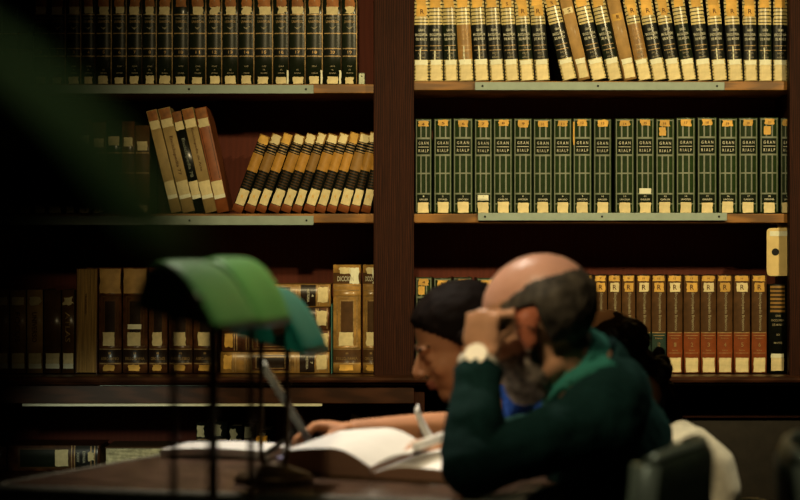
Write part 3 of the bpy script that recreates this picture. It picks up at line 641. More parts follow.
# ================================================================== TABLES
def table(name, lab, poly, ztop_, thick, legs, round_i=None, r=.06):
    t = thing(name, lab, 'table', (poly[0][0], poly[0][1], 0))
    ox, oy = poly[0]
    pts = []
    n = len(poly)
    for i, p in enumerate(poly):
        p = Vector(p); a = (Vector(poly[i-1]) - p).normalized(); b = (Vector(poly[(i+1) % n]) - p).normalized()
        for k in range(7):
            q = k/6; c = p + a*r*(1-q)**2 + b*r*q**2
            pts.append(c)
    bm = bmesh.new()
    lo = [bm.verts.new((p.x-ox, p.y-oy, ztop_-thick)) for p in pts]; hi = [bm.verts.new((p.x-ox, p.y-oy, ztop_)) for p in pts]
    bm.faces.new(hi); bm.faces.new(lo[::-1])
    for i in range(len(pts)):
        f = bm.faces.new((lo[i], lo[(i+1)%len(pts)], hi[(i+1)%len(pts)], hi[i]))
    bmesh.ops.recalc_face_normals(bm, faces=bm.faces)
    mesh_obj('tabletop', bm, 'tabletop', t)
    bm = bmesh.new()
    cx = sum(p.x for p in pts)/len(pts); cy = sum(p.y for p in pts)/len(pts)
    def off(p, d):
        v_ = Vector((p.x-cx, p.y-cy)); return (p.x-ox + v_.x/v_.length*d, p.y-oy + v_.y/v_.length*d)
    rings = []
    for d, z in ((.0005, ztop_-thick), (.006, ztop_-thick), (.010, ztop_-thick*.5), (.006, ztop_+.0015), (-.004, ztop_+.0015), (-.004, ztop_+.0002)):
        rings.append([bm.verts.new((*off(p, d), z)) for p in pts])
    for i in range(len(rings)-1):
        for k in range(len(pts)): bm.faces.new((rings[i][k], rings[i][(k+1)%len(pts)], rings[i+1][(k+1)%len(pts)], rings[i+1][k]))
    bmesh.ops.recalc_face_normals(bm, faces=bm.faces)
    mesh_obj('edge_band', bm, 'edge_grey', t, True)['label'] = 'pale grey rounded edge band'
    for (lx, ly) in legs:
        bm = bmesh.new(); box(bm, lx-ox-.025, lx-ox+.025, ly-oy-.025, ly-oy+.025, 0, ztop_-thick-.0005, bevel=.004); mesh_obj('leg', bm, 'mahogany', t)
    return t
TZ = .75
A, B, Cc, Dd = (-.68,3.43), (.16,3.20), (.47,3.93), (-.363,4.143)
table('reading_table', 'dark reading table with pale rounded edge between the readers and the lamps', [A, B, Cc, Dd], TZ, .035, [(-.58,3.48),(.08,3.28),(.37,3.765),(-.30,4.06)])
table('reading_table', 'near reading table carrying the large blurred green lamp at the left', [(-1.0,.35),(.0,.35),(-.02,3.02),(-1.0,3.02)], TZ, .035, [(-.93,.42),(-.07,.42),(-.30,2.95),(-.93,2.95)])

# ================================================================== BANKER'S LAMPS
def lamp(lab, px, y, top_py, width, glass, yaw=0, tilt=0, gap=.07, base_z=TZ, length=.22, hgt=.075, on=0, group="banker's lamps"):
    X = PX(px, y); zt = PZ(top_py, y); zc = zt - hgt - .004
    t = thing('desk_lamp', lab, 'lamp', (X, y, base_z+.0008), group, (0, 0, R(yaw)))
    h = zc - base_z
    bm = bmesh.new(); lathe(bm, [(.001,0),(.066,0),(.068,.006),(.060,.014),(.045,.02),(.02,.028),(.012,.034),(.001,.036)]); mesh_obj('base', bm, 'brass', t)
    for s_ in (-1, 1):
        bm = bmesh.new(); tube(bm, [(s_*gap*.3, 0, .016), (s_*gap*.5, 0, .05), (s_*gap*.5, 0, h*.6), (s_*gap*.5, 0, h-.012)], [.006,.0045,.0045,.005], 10); mesh_obj('stem', bm, 'brass', t)
    bm = bmesh.new(); tube(bm, [(-gap*.5-.008, 0, h-.01), (gap*.5+.008, 0, h-.01)], .006, 10); mesh_obj('crossbar', bm, 'brass', t)
    # shade: curved hood, long axis along y; inside and end sheets paint its unlit hollow
    bm = bmesh.new(); na, nl = 24, 12; th = .0035
    ql = [-1, -.93] + [-.93+1.86*j/nl for j in range(1, nl)] + [.93, 1]; nj = len(ql)-1
    def pt(u, q, off):
        e = 1 - abs(q)**6*.08; u = 1-u; b0, b1, b2, b3 = (1-u)**3, 3*u*(1-u)**2, 3*u*u*(1-u), u**3
        x = width*(-.5*b0 - .47*b1 + .22*b2 + .75*b3); z = hgt*(-.08*b0 + 1.30*b1 + 1.12*b2 - .36*b3)
        k_ = 1 - off/(width*.5)
        return (x*e*k_, q*length/2, z*e*k_)
    def ring(off): return [[bm.verts.new(pt(i/na, q, off)) for i in range(na+1)] for q in ql]
    o_, i_ = ring(0), ring(th)
    for j in range(nj):
        rimf = 0
        for i in range(na):
            f = bm.faces.new((o_[j][i], o_[j+1][i], o_[j+1][i+1], o_[j][i+1])); f.smooth = True; f.material_index = rimf
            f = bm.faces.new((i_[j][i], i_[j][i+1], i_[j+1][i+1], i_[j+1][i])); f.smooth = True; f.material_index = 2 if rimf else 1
        for k in (0, na): bm.faces.new((o_[j][k], o_[j+1][k], i_[j+1][k], i_[j][k])).material_index = 2
    for j in (0, nj):
        for i in range(na): bm.faces.new((o_[j][i], o_[j][i+1], i_[j][i+1], i_[j][i])).material_index = 2
        j2 = 1 if j == 0 else nj-1
        for k_ in (j2,):
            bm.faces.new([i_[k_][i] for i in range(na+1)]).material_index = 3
    bmesh.ops.recalc_face_normals(bm, faces=bm.faces)
    sh = mesh_obj('shade', bm, [glass, 'glass_inside', 'glass_rim' if glass == 'green_glass' else glass, 'dark_glass_and_hollow' if glass != 'teal_glass' else 'teal_glass'], t); sh.location = (0, 0, h+.002); sh.rotation_euler = (0, R(tilt), 0)
    bm = bmesh.new(); tube(bm, [(.03,-length*.5-.012,.010),(.03,-length*.3,.010)], .010, 12, 0)
    fn = mesh_obj('bulb_socket', bm, 'brass', t); fn.location = sh.location; fn.rotation_euler = sh.rotation_euler
    return t
lamp("brass desk lamp with bright green shade, leftmost of the blurred middle lamps", 192, 2.45, 253, .082, 'green_glass', -9, 4, .045, hgt=.062)
lamp("brass desk lamp with green shade, second of the overlapping middle lamps", 233, 2.80, 250, .090, 'green_glass', -9, 10, .05, hgt=.066)
lamp("brass desk lamp with teal green shade, rightmost, above the woman's hand", 274, 3.48, 280, .109, 'teal_glass', -8, 6, .045, hgt=.084)
lamp("huge dark blurred green desk lamp in the foreground at the upper left", -78, .62, -42, .112, 'dark_glass_and_hollow', 0, 0, .02, hgt=.066, length=.12)

# ================================================================== THINGS ON THE TABLE
def sheet(bm, cx, cy, z, w_, l_, ang, curl=0.0, th=.0015, mi=0):
    ca, sa = math.cos(ang), math.sin(ang); n = 8
    top = []; bot = []
    for i in range(n+1):
        for j in range(2):
            u = (i/n-.5)*w_; v_ = (j-.5)*l_; zz = z + curl*math.sin(math.pi*i/n)**1.0
            p = (cx+u*ca-v_*sa, cy+u*sa+v_*ca, zz)
            top.append(bm.verts.new((p[0], p[1], p[2]+th))); bot.append(bm.verts.new(p))
    for i in range(n):
        k = 2*i
        for q in ((top[k],top[k+2],top[k+3],top[k+1]), (bot[k],bot[k+1],bot[k+3],bot[k+2]), (top[k],bot[k],bot[k+2],top[k+2]), (top[k+1],top[k+3],bot[k+3],bot[k+1])):
            bm.faces.new(q).material_index = mi
    bm.faces.new((top[0],top[1],bot[1],bot[0])); bm.faces.new((top[-2],bot[-2],bot[-1],top[-1]))
    bmesh.ops.recalc_face_normals(bm, faces=bm.faces)
bm = bmesh.new(); sheet(bm, -.33, 3.93, TZ+.0025, .21, .15, R(-14), .004, .014); tag(mesh_obj('paper_pile', bm, 'paper'), 'white stack of papers on the far side of the table behind the lamp stems', 'papers')
# open book: two curved page blocks on a cover
ob = thing('open_book', 'large thick open book with white pages in front of the reading man', 'book', (.0, 3.585, TZ+.0115), None, (R(6), 0, R(-30)))
bm = bmesh.new(); box(bm, -.185, .185, -.10, .10, 0, .004); mesh_obj('cover', bm, 'brown_board', ob)
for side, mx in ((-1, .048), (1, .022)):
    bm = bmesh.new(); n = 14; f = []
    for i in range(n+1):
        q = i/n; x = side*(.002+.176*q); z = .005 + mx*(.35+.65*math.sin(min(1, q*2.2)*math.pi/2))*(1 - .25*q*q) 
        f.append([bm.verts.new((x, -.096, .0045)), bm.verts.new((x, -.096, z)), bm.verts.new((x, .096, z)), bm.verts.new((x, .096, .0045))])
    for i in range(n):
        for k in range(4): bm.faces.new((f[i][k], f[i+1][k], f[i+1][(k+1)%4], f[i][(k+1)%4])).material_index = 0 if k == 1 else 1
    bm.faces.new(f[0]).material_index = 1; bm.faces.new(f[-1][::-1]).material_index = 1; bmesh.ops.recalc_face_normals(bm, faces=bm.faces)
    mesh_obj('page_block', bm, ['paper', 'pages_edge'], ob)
bm = bmesh.new(); n = 10; f = []
for i in range(n+1):
    q = i/n; f.append([bm.verts.new((.005+.075*math.sin(q*1.9), yy, .026+.040*q+.006*math.sin(q*6))) for yy in (-.09, .05)])
for i in range(n): bm.faces.new((f[i][0], f[i+1][0], f[i+1][1], f[i][1]))
lp = mesh_obj('loose_page', bm, 'paper', ob, True); md = lp.modifiers.new('s', 'SOLIDIFY'); md.thickness = .001
# laptop seen edge-on
lt = thing('laptop', 'slim grey laptop seen edge-on with its lid tilted back beside the woman\'s hand', 'laptop', (-.150, 3.83, TZ+.001), None, (0, 0, R(4)))
bm = bmesh.new(); box(bm, 0, .19, -.10, .062, 0, .010, bevel=.002); box(bm, .02,.11,-.09,.052,.010,.0112,1); box(bm, .13,.175,-.05,.02,.010,.0108,0); mesh_obj('keyboard_deck', bm, ['lap_grey','key_dark'], lt)
bm = bmesh.new(); box(bm, -.006, .006, -.10, .062, 0, .20, bevel=.0015); box(bm, .006, .0066, -.094, .056, .008, .192, 1)
sc = mesh_obj('lid', bm, ['lap_grey','screen_dark'], lt); sc.location = (0, 0, .010); sc.rotation_euler = (0, R(-31.5), 0)
bm = bmesh.new(); sheet(bm, .10, 3.78, TZ+.002, .10, .07, R(25), .016, .001); tag(mesh_obj('paper_sheet', bm, 'paper'), 'curled white sheet under the woman\'s forearm behind the open book', 'papers')
bm = bmesh.new(); n = 8; f = []
for i in range(n+1):
    q = i/n; f.append([bm.verts.new((.075-.028*math.sin(q*1.5)+.01*(1-q)+.0, 4.05+.01*j, .752+.085*q + .01*j) ) for j in (0, 1)] + [])
    f[-1][1].co.x += .016*(1-q*.6)
for i in range(n): bm.faces.new((f[i][0], f[i+1][0], f[i+1][1], f[i][1]))
o = mesh_obj('paper_slip', bm, 'paper', None, True); o.modifiers.new('s', 'SOLIDIFY').thickness = .0015
o.location = (-.02, -.12, 0)
tag(o, 'narrow white paper slip curling upright behind the woman\'s forearm', 'paper')
bm = bmesh.new(); box(bm, -.22, -.175, 3.66, 3.72, TZ+.0006, TZ+.024, bevel=.007); tag(mesh_obj('plastic_case', bm, 'lilac'), 'small glossy lilac plastic case on the table beside the laptop', 'case')
bm = bmesh.new(); tube(bm, [(-.262,3.80,TZ+.008),(-.225,3.81,TZ+.03),(-.195,3.83,TZ+.055)], [.0035,.005,.005], 10); tag(mesh_obj('pen', bm, 'lap_grey'), 'grey pen held in the woman\'s hand', 'pen')

# ================================================================== PEOPLE
def ico(bm, c, r, rot=None, sub=2):
    m = Matrix.Translation(c)
    if rot is not None: m = m @ rot.to_4x4()
    if not hasattr(r, '__len__'): r = (r, r, r)
    bmesh.ops.create_icosphere(bm, subdivisions=sub, radius=1, matrix=m @ Matrix.Diagonal((*r, 1)))
def cap(bm, p0, p1, r0, r1):
    p0, p1 = Vector(p0), Vector(p1); L_ = (p1-p0).length; n = max(2, int(L_/(min(r0, r1)*.35))+1)
    for i in range(n+1):
        q = i/n; ico(bm, p0.lerp(p1, q), r0+(r1-r0)*q, sub=2)
def chain(bm, pts, rs):
    for i in range(len(pts)-1): cap(bm, pts[i], pts[i+1], rs[i], rs[i+1])
def remesh(bm, name, voxel=.005, smooth=4):
    me = bpy.data.meshes.new(name); bm.to_mesh(me); bm.free()
    o = bpy.data.objects.new(name, me); C.objects.link(o)
    m = o.modifiers.new('r', 'REMESH'); m.mode = 'VOXEL'; m.voxel_size = voxel; m.use_smooth_shade = True
    s_ = o.modifiers.new('s', 'SMOOTH'); s_.iterations = smooth; s_.factor = .5
    dg = bpy.context.evaluated_depsgraph_get(); me2 = bpy.data.meshes.new_from_object(o.evaluated_get(dg))
    bpy.data.objects.remove(o); bpy.data.meshes.remove(me)
    for p in me2.polygons: p.use_smooth = True
    return me2
def frame(f, up=(0, 0, 1)):
    f = Vector(f).normalized(); l = Vector(up).cross(f).normalized(); u = f.cross(l)
    return Matrix((f, l, u)).transposed()      # columns forward, left, up
def head_blobs(bm, c, rot, k=1.0, female=False, ears=True):
    P = lambda x, y, z: Vector(c) + rot @ Vector((x, y, z)) * k
    def e(p, r, rx=None): ico(bm, P(*p), tuple(q*k for q in r), rot if rx is None else rot @ rx, 3)
    e((-.012,0,.035), (.100,.078,.086)); e((.028,0,-.03), (.062,.063,.080)); e((.052,0,-.088), (.030,.034,.026))
    e((.02,0,-.07), (.055,.052,.040))
    for s_ in (-1, 1):
        e((.054,s_*.036,-.03), (.028,.026,.028)); e((.082,s_*.028,.018), (.014,.028,.010)); e((.077,s_*.031,-.003), (.0100,.0145,.0100))
        if ears:
            e((-.002,s_*.080,-.006), (.019,.008,.032), Matrix.Rotation(s_*R(20), 3, 'Z')); e((-.012,s_*.084,.006), (.014,.006,.022), Matrix.Rotation(s_*R(30), 3, 'Z')); e((.004,s_*.077,-.032), (.010,.007,.010))
    cap(bm, P(.088,0,.006), P(.110,0,-.030), .009*k, .012*k)
    e((.100,.012,-.034), (.010,.008,.007)); e((.100,-.012,-.034), (.010,.008,.007))
    e((.090,0,-.056), (.010,.022,.006)); e((.088,0,-.067), (.010,.019,.006))
    return P
def hand_blobs(bm, W, d, n, curl, k=1.0, side=1, spread=.0, thumb=(.6,.75,.35), rk=1.0):
    """W wrist, d direction of the metacarpals, n palm normal (fingers curl towards it), side: thumb side sign"""
    W = Vector(W); d = Vector(d).normalized(); n = Vector(n); n = (n - d*n.dot(d)).normalized(); t = d.cross(n)*side
    rot = Matrix((d, t, n)).transposed()
    ico(bm, W+d*.050*k, (.050*k,.040*k,.016*k), rot); ico(bm, W+d*.015*k, (.03*k,.026*k,.018*k), rot)
    for s_, L_, r in ((.029,(.044,.026,.020),.0092), (.010,(.049,.030,.022),.0095), (-.010,(.045,.028,.021),.009), (-.028,(.035,.021,.018),.008)):
        p = W + d*(.088 - abs(s_)*.18)*k + t*s_*k; cap(bm, W+d*.03*k+t*s_*.7*k, p, r*1.1*k*rk, r*1.08*k*rk)
        a_ = 0; dd = d + t*s_*spread*10
        for i, l in enumerate(L_):
            a_ += curl[i]; v_ = (dd*math.cos(a_) + n*math.sin(a_)).normalized(); q = p + v_*l*k
            cap(bm, p, q, r*(1-.08*i)*k*rk, r*(.94-.1*i)*k*rk); p = q
    p = W + d*.022*k + t*.026*k
    td = (d*thumb[0] + t*thumb[1] + n*thumb[2]).normalized()
    q = p + td*.042*k; cap(bm, p, q, .0135*k, .011*k); td2 = (td + d*.35 + n*.3 - t*.2).normalized(); q2 = q + td2*.032*k; cap(bm, q, q2, .0105*k, .0095*k)
    td3 = (td2 + n*.3).normalized(); cap(bm, q2, q2+td3*.024*k, .0095*k, .0078*k)
def shell(body, name, parent, m, maskf, thick, nz=0.0, nsc=20, ease=.35):
    """a garment or hair: the body's own surface where maskf > 0, pushed outwards"""
    vs_ = body.vertices; wt = [maskf(v_.co) for v_ in vs_]
    bm = bmesh.new(); mp = {}
    for p in body.polygons:
        if all(wt[i] > 0 for i in p.vertices):
            q = []
            for i in p.vertices:
                if i not in mp:
                    v_ = vs_[i]; w_ = min(1, ease + wt[i]*(1-ease)); nn = noise.noise(v_.co*nsc)*nz + noise.noise(v_.co*nsc*2.7)*nz*.4
                    mp[i] = bm.verts.new(v_.co + v_.normal*(thick*w_ + nn*w_))
                q.append(mp[i])
            bm.faces.new(q)
    be = [e_ for e_ in bm.edges if e_.is_boundary]
    if be:
        r_ = bmesh.ops.extrude_edge_only(bm, edges=be); bm.normal_update()
        inv = {}
        for i, v_ in mp.items(): inv[v_] = i
        nv = [g for g in r_['geom'] if isinstance(g, bmesh.types.BMVert)]
        for v_ in nv:
            for e_ in v_.link_edges:
                o_ = e_.other_vert(v_)
                if o_ in inv: v_.co = vs_[inv[o_]].co - vs_[inv[o_]].normal*.001; break
    o = mesh_obj(name, bm, m, parent, True); o.location = -Vector(parent.location); return o
def person(lab, base, bm, mats, matf, voxel=.005):
    root = thing('person', lab, 'person', base)
    me = remesh(bm, 'body', voxel)
    for m in mats: me.materials.append(M[m])
    for p in me.polygons: p.material_index = matf(p.center)
    o = link('body', me, root); o.location = -Vector(base)
    return root, me
def sm(x, a, b): 
    t_ = min(1, max(0, (x-a)/(b-a))); return t_*t_*(3-2*t_)
def legs(bm, hip, f, l, ft, k=1.0, spread=.1, knee=.42):
    kn = {}
    for s_ in (-1, 1):
        h = Vector(hip) + l*s_*.09*k; kp = h + f*knee*k + l*s_*(spread-.09) + Vector((0,0,.02)); an = kp + Vector((0,0,-(kp.z-.08))) + f*ft
        chain(bm, [h, kp, an], [.085*k,.058*k,.038*k]); cap(bm, an+Vector((0,0,-.02)), an+f*.14+Vector((0,0,-.045)), .034*k, .026*k)

# ---------------- the man
f = Vector((-.97, .24, 0)); l = Vector((0,0,1)).cross(f)
hip = Vector((.445,3.56,.545))
bm = bmesh.new()
rotb = frame(f)
ico(bm, hip, (.125,.165,.10), rotb, 3); ico(bm, (.395,3.56,.66), (.118,.158,.13), rotb, 3); ico(bm, (.355,3.56,.79), (.100,.165,.13), rotb, 3); ico(bm, (.340,3.56,.875), (.082,.155,.085), rotb, 3)
neck = Vector((.325,3.555,.925)); hc = Vector((.234,3.50,1.012))
cap(bm, neck, hc + Vector((.035,.015,-.05)), .064, .056)
hf = (f*math.cos(R(20)) + Vector((0,0,-1))*math.sin(R(20)) + Vector((0,.12,0))).normalized()
hrot = frame(hf)
HP = head_blobs(bm, hc, hrot, .99)
shL = Vector((.362,3.560,.885)) + l*.175 ; shR = Vector((.36,3.56,.885)) - l*.175
shL = Vector((.330,3.380,.855)); elL = Vector((.112,3.265,.797)); wrL = Vector((.128,3.375,.955))
cap(bm, (.345,3.50,.885), shL, .07, .060); chain(bm, [shL, shL.lerp(elL,.5), elL], [.056,.044,.040]); chain(bm, [elL, elL.lerp(wrL,.35), wrL], [.040,.041,.028])
hd = Vector((.16,.22,1)); hand_blobs(bm, wrL, (.10,.10,1), (.62,.78,-.1), (R(82), R(94), R(62)), .93, side=-1, thumb=(.9,.02,.6), rk=1.05)
shR = Vector((.375,3.72,.88)); elR = Vector((.285,3.83,.785)); wrR = Vector((.105,3.68,.79))
cap(bm, (.36,3.62,.89), shR, .07, .064); chain(bm, [shR, elR, elR.lerp(wrR,.4), wrR], [.062,.046,.042,.027]); hand_blobs(bm, wrR, (-.9,-.3,.05), (0,0,-1), (R(15),R(20),R(15)), .95, side=-1)
legs(bm, hip, f, l, -.03)
def hl_(p): return hrot.transposed() @ (p - hc) / .99
def mfun(p):
    q = hl_(p)
    if q.length < .17:
        if .073 < abs(q.y) < .10 and -.034 < q.x < .018 and -.046 < q.z < .034: return 2
        for s_ in (-1, 1):
            e_ = q - Vector((.0905, s_*.031, -.002))
            if e_.length < .0065: return 5
            if e_.length < .0095: return 4
        if q.x > .085 and -.072 < q.z < -.051 and abs(q.y) < .024: return 3
        if q.z > .055 and abs(q.y) < .079: return 1
    return 0
man, mb = person('person with bald crown, grey beard and dark green sweater, fist against temple, reading', (.445,3.56,0), bm, ['skin_m','skin_bald','skin_red','lips','eye_white','iris'], mfun, .0045)
fw = (wrL-elL).normalized()
def fold(p):
    return 1
nd = (hc-neck).normalized()
def axial(p, o, d): return (p-o).dot(d), ((p-o) - d*(p-o).dot(d)).length
def sweater(p):
    if (p-hc).length < .135: return 0
    if p.z < .585: return 0
    a_, r_ = axial(p, neck, nd)
    if a_ > .040 and r_ < .100: return 0
    a_, r_ = axial(p, wrL, fw)
    if a_ > -.014 and r_ < .10 and p.x < .215 and p.z > .9: return 0
    a_, r_ = axial(p, wrR, (wrR-elR).normalized())
    if a_ > -.03 and r_ < .10 and p.z < .9: return 0
    return 1
shell(mb, 'sweater', man, 'sweater', sweater, .010, .008, 14, ease=1)
shell(mb, 'trousers', man, 'trousers', lambda p: 1 if .06 < p.z <= .60 and p.z < .60 else 0, .008, .004, 14)
shell(mb, 'shoe', man, 'shoe', lambda p: 1 if p.z <= .07 else 0, .006)
shell(mb, 'collar', man, 'collar', lambda p: 1 if .026 < axial(p, neck, nd)[0] < .066 and axial(p, neck, nd)[1] < .104 else 0, .012, .0, 10, ease=.9)
def hairm(p):
    q = hl_(p)
    if q.length > .16 or abs(q.y) > .080: return 0
    if q.x > .035 or q.z < -.062: return 0
    top = .070 - .30*max(0, q.x+.03)
    if q.z > top: return 0
    if q.x > -.026 and q.z < .030: return 0
    if q.x > -.045 and q.z < -.035: return 0
    return max(.02, sm(top - q.z, 0, .035) * sm(q.z+.065, 0, .02) * sm(.037-q.x, 0, .02))
shell(mb, 'hair', man, 'hair_grey', hairm, .007, .0018, 90, ease=.1)
def beardm(p):
    q = hl_(p)
    if q.length > .17 or q.x < .0 or q.z > -.035: return 0
    if q.x > .084 and -.072 < q.z < -.052 and abs(q.y) < .022: return 0
    if q.z > -.046 and (abs(q.y) < .03 and q.x > .095): return 0
    if q.z < -.118 or q.x < .0 + .0: return 0
    return max(.02, sm(-q.z, .035, .055)*sm(q.x, 0, .02))
shell(mb, 'beard', man, 'beard_grey', beardm, .010, .002, 90, ease=.1)
# wristwatch (worn on the wrist) and glasses: things of their own
wt = thing('wristwatch', 'bright wristwatch with dark strap on the man\'s raised wrist', 'watch', wrL - fw*.004)
def ringmesh(name, c, ax, r, w_, th, m, parent):
    bm = bmesh.new(); ax = Vector(ax).normalized(); a_ = ax.cross(Vector((1,0,.2))).normalized(); b_ = ax.cross(a_); seg = 28; R_ = []
    for rr, hh in ((r, -w_), (r+th, -w_), (r+th, w_), (r, w_)):
        R_.append([bm.verts.new(Vector(c) + ax*hh + (a_*math.cos(2*math.pi*k/seg) + b_*math.sin(2*math.pi*k/seg))*rr) for k in range(seg)])
    for i in range(4):
        for k in range(seg): bm.faces.new((R_[i][k], R_[i][(k+1)%seg], R_[(i+1)%4][(k+1)%seg], R_[(i+1)%4][k])).smooth = True
    bmesh.ops.recalc_face_normals(bm, faces=bm.faces); return mesh_obj(name, bm, m, parent)
ringmesh('strap', (0,0,0), fw, .0305, .009, .003, 'watch', wt)['label'] = 'light metal strap'
bm = bmesh.new(); o_dir = Vector((-.15,-1,.35)).normalized(); o_dir = (o_dir - fw*o_dir.dot(fw)).normalized()
q = o_dir.to_track_quat('Z', 'Y').to_matrix().to_4x4()
bmesh.ops.create_cone(bm, cap_ends=True, segments=28, radius1=.020, radius2=.018, depth=.008, matrix=Matrix.Translation(o_dir*.035) @ q); mesh_obj('watch_face', bm, 'watch', wt)['label'] = 'bright round face'
gl = thing('eyeglasses', 'thin dark glasses worn by the grey-bearded man', 'glasses', HP(.11,0,-.002)); g0 = gl.location
for s_ in (-1, 1):
    bm = bmesh.new(); tube(bm, [HP(.108,s_*.058,.004)-g0, HP(.05,s_*.078,.004)-g0, HP(-.0,s_*.090,.004)-g0, HP(-.02,s_*.088,-.01)-g0], .0018, 8); mesh_obj('temple', bm, 'spectacle', gl)
    bm = bmesh.new(); tube(bm, [HP(.112+.0*a_, s_*.033+.025*math.cos(a_), -.006+.018*math.sin(a_))-g0 for a_ in [2*math.pi*k/20 for k in range(21)]], .0016, 6, cap=False); mesh_obj('lens_rim', bm, 'spectacle', gl)
bm = bmesh.new(); tube(bm, [HP(.113,-.009,.0)-g0, HP(.117,0,.004)-g0, HP(.113,.009,.0)-g0], .0016, 8); mesh_obj('bridge', bm, 'spectacle', gl)

# ---------------- the woman
f2 = Vector((-.99,-.12,0)).normalized(); l2 = Vector((0,0,1)).cross(f2); r2 = frame(f2)
bm = bmesh.new(); hip2 = Vector((.43,4.46,.53)); hc2 = Vector((.122,4.16,.953)); nk2 = Vector((.215,4.28,.885))
ico(bm, hip2, (.105,.15,.09), r2, 3); ico(bm, (.37,4.42,.64), (.09,.125,.12), r2, 3); ico(bm, (.30,4.36,.76), (.09,.14,.12), r2, 3); ico(bm, (.255,4.32,.835), (.07,.14,.07), r2, 3)
cap(bm, nk2, hc2+Vector((.028,.03,-.05)), .047, .043)
hf2 = (f2 + Vector((0,0,-.36))).normalized(); hr2 = frame(hf2); HP2 = head_blobs(bm, hc2, hr2, .95)
s2 = Vector((.222,4.19,.865)); e2 = Vector((.135,4.03,.792)); w2 = Vector((-.085,3.965,.793))
cap(bm, (.255,4.28,.845), s2, .06, .055); chain(bm, [s2, e2, e2.lerp(w2,.35), w2], [.05,.037,.034,.023])
hand_blobs(bm, w2, (-.9,-.1,.12), (.15,-.1,-1), (R(42),R(50),R(30)), .92, side=1, thumb=(.8,.4,.5))
s3 = Vector((.245,4.46,.84)); e3 = Vector((.14,4.52,.70)); w3 = Vector((.14,4.35,.60)); cap(bm, (.26,4.36,.84), s3, .06, .052); chain(bm, [s3,e3,w3], [.048,.038,.024]); hand_blobs(bm, w3, (0,-.8,-.3), (0,.2,-1), (R(20),R(20),R(15)), .9, side=-1)
legs(bm, hip2, f2, l2, -.02, .92, knee=.40)
def hl2(p): return hr2.transposed() @ (p - hc2) / .95
def wfun(p):
    q = hl2(p)
    if q.length < .17:
        for s_ in (-1, 1):
            e_ = q - Vector((.0905, s_*.031, -.002))
            if e_.length < .006: return 3
            b_ = q - Vector((.094, s_*.031, .020))
            if abs(b_.z) < .004 and abs(b_.y) < .018 and q.x > .07: return 3
        if q.x > .083 and -.074 < q.z < -.051 and abs(q.y) < .022: return 1
    return 0
wom, wb = person('person with dark pulled-back hair in blue shirt, leaning over the table writing', (.43,4.46,0), bm, ['skin_w','lips','eye_white','iris'], wfun, .0045)
fw2 = (w2-e2).normalized()
def blouse(p):
    if p.z < .56 or (p-hc2).length < .13: return 0
    a_, r_ = axial(p, nk2, (hc2-nk2).normalized())
    if a_ > .02 and r_ < .075: return 0
    if (p-s2).dot((e2-s2).normalized()) > .11 and (p-e2).length < .2 and p.x < .2: return 0
    if (p-w2).length < .30 and p.x < .16 and p.y < 4.12: return 0
    if (p-w3).length < .14: return 0
    return 1
shell(wb, 'shirt', wom, 'blue_shirt', blouse, .010, .006, 18)
shell(wb, 'trousers', wom, 'trousers', lambda p: 1 if .06 < p.z <= .57 and (p-w3).length > .13 else 0, .008, .003, 14)
shell(wb, 'shoe', wom, 'shoe', lambda p: 1 if p.z <= .07 else 0, .006)
def whair(p):
    q = hl2(p)
    if q.length > .16: return 0
    line = .072 - (.09-q.x)*.92
    if q.z < line and not (q.x < -.02 and q.z > -.07 - .3*q.x*0): return 0
    if q.x > .092 or q.x < -.02 and q.z < -.075: return 0
    return max(.02, sm(q.z-line, 0, .02) if q.x > -.02 else 1)
shell(wb, 'hair', wom, 'hair_dark', whair, .012, .002, 50, ease=.15)
bm = bmesh.new(); ico(bm, HP2(-.115,0,-.0), (.040,.042,.040), hr2, 3); ico(bm, HP2(-.10,0,.0), (.03,.05,.05), hr2, 3); me = remesh(bm, 'hair_bun', .006); me.materials.append(M['hair_dark']); o = link('hair_bun', me, wom); o.location = -Vector(wom.location)
bm = bmesh.new(); bmesh.ops.create_icosphere(bm, subdivisions=2, radius=.005); o = mesh_obj('earring', bm, 'pearl', None, True); o.location = HP2(.006,.084,-.044); tag(o, 'small pearl stud earring on the woman with dark hair', 'earring')

# ---------------- curly-haired reader behind the man
bm = bmesh.new(); f3 = Vector((-1,0.05,0)).normalized(); l3 = Vector((0,0,1)).cross(f3); r3 = frame(f3)
hip3 = Vector((.60,4.82,.53)); hc3 = Vector((.466,4.76,.885)); nk3 = Vector((.535,4.80,.82))
ico(bm, hip3, (.105,.15,.09), r3, 3); ico(bm, (.585,4.82,.64), (.088,.125,.12), r3, 3); ico(bm, (.56,4.82,.75), (.088,.14,.11), r3, 3); ico(bm, (.55,4.82,.80), (.07,.14,.06), r3, 3)
cap(bm, nk3, hc3+Vector((.028,.01,-.05)), .047, .043)
hr3 = frame((f3 + Vector((0,0,-.3))).normalized()); HP3 = head_blobs(bm, hc3, hr3, .95)
for s_ in (-1, 1):
    a_ = Vector((.55,4.82,.81)) + l3*s_*.15; e_ = a_ + Vector((-.10,0,-.18)) + l3*s_*.03; w_ = e_ + Vector((-.2,0,-.02)) - l3*s_*.08
    cap(bm, (.55,4.82,.81), a_, .055, .052); chain(bm, [a_, e_, w_], [.048,.037,.024]); hand_blobs(bm, w_, (-.9,0,-.1), (0,0,-1), (R(25),R(25),R(20)), .9, side=s_)
legs(bm, hip3, f3, l3, -.02, .92, knee=.40)
def hl3(p): return hr3.transposed() @ (p - hc3) / .95
def cfun(p):
    q = hl3(p)
    if q.length < .17:
        for s_ in (-1, 1):
            e_ = q - Vector((.0905, s_*.031, -.002))
            if e_.length < .0065: return 3
            if e_.length < .0095: return 2
        if q.x > .083 and -.074 < q.z < -.051 and abs(q.y) < .022: return 1
    return 0
cur, cb = person('person with dark curly hair, mostly hidden behind the man in the green sweater', (.60,4.82,0), bm, ['skin_w','lips','eye_white','iris'], cfun, .006)
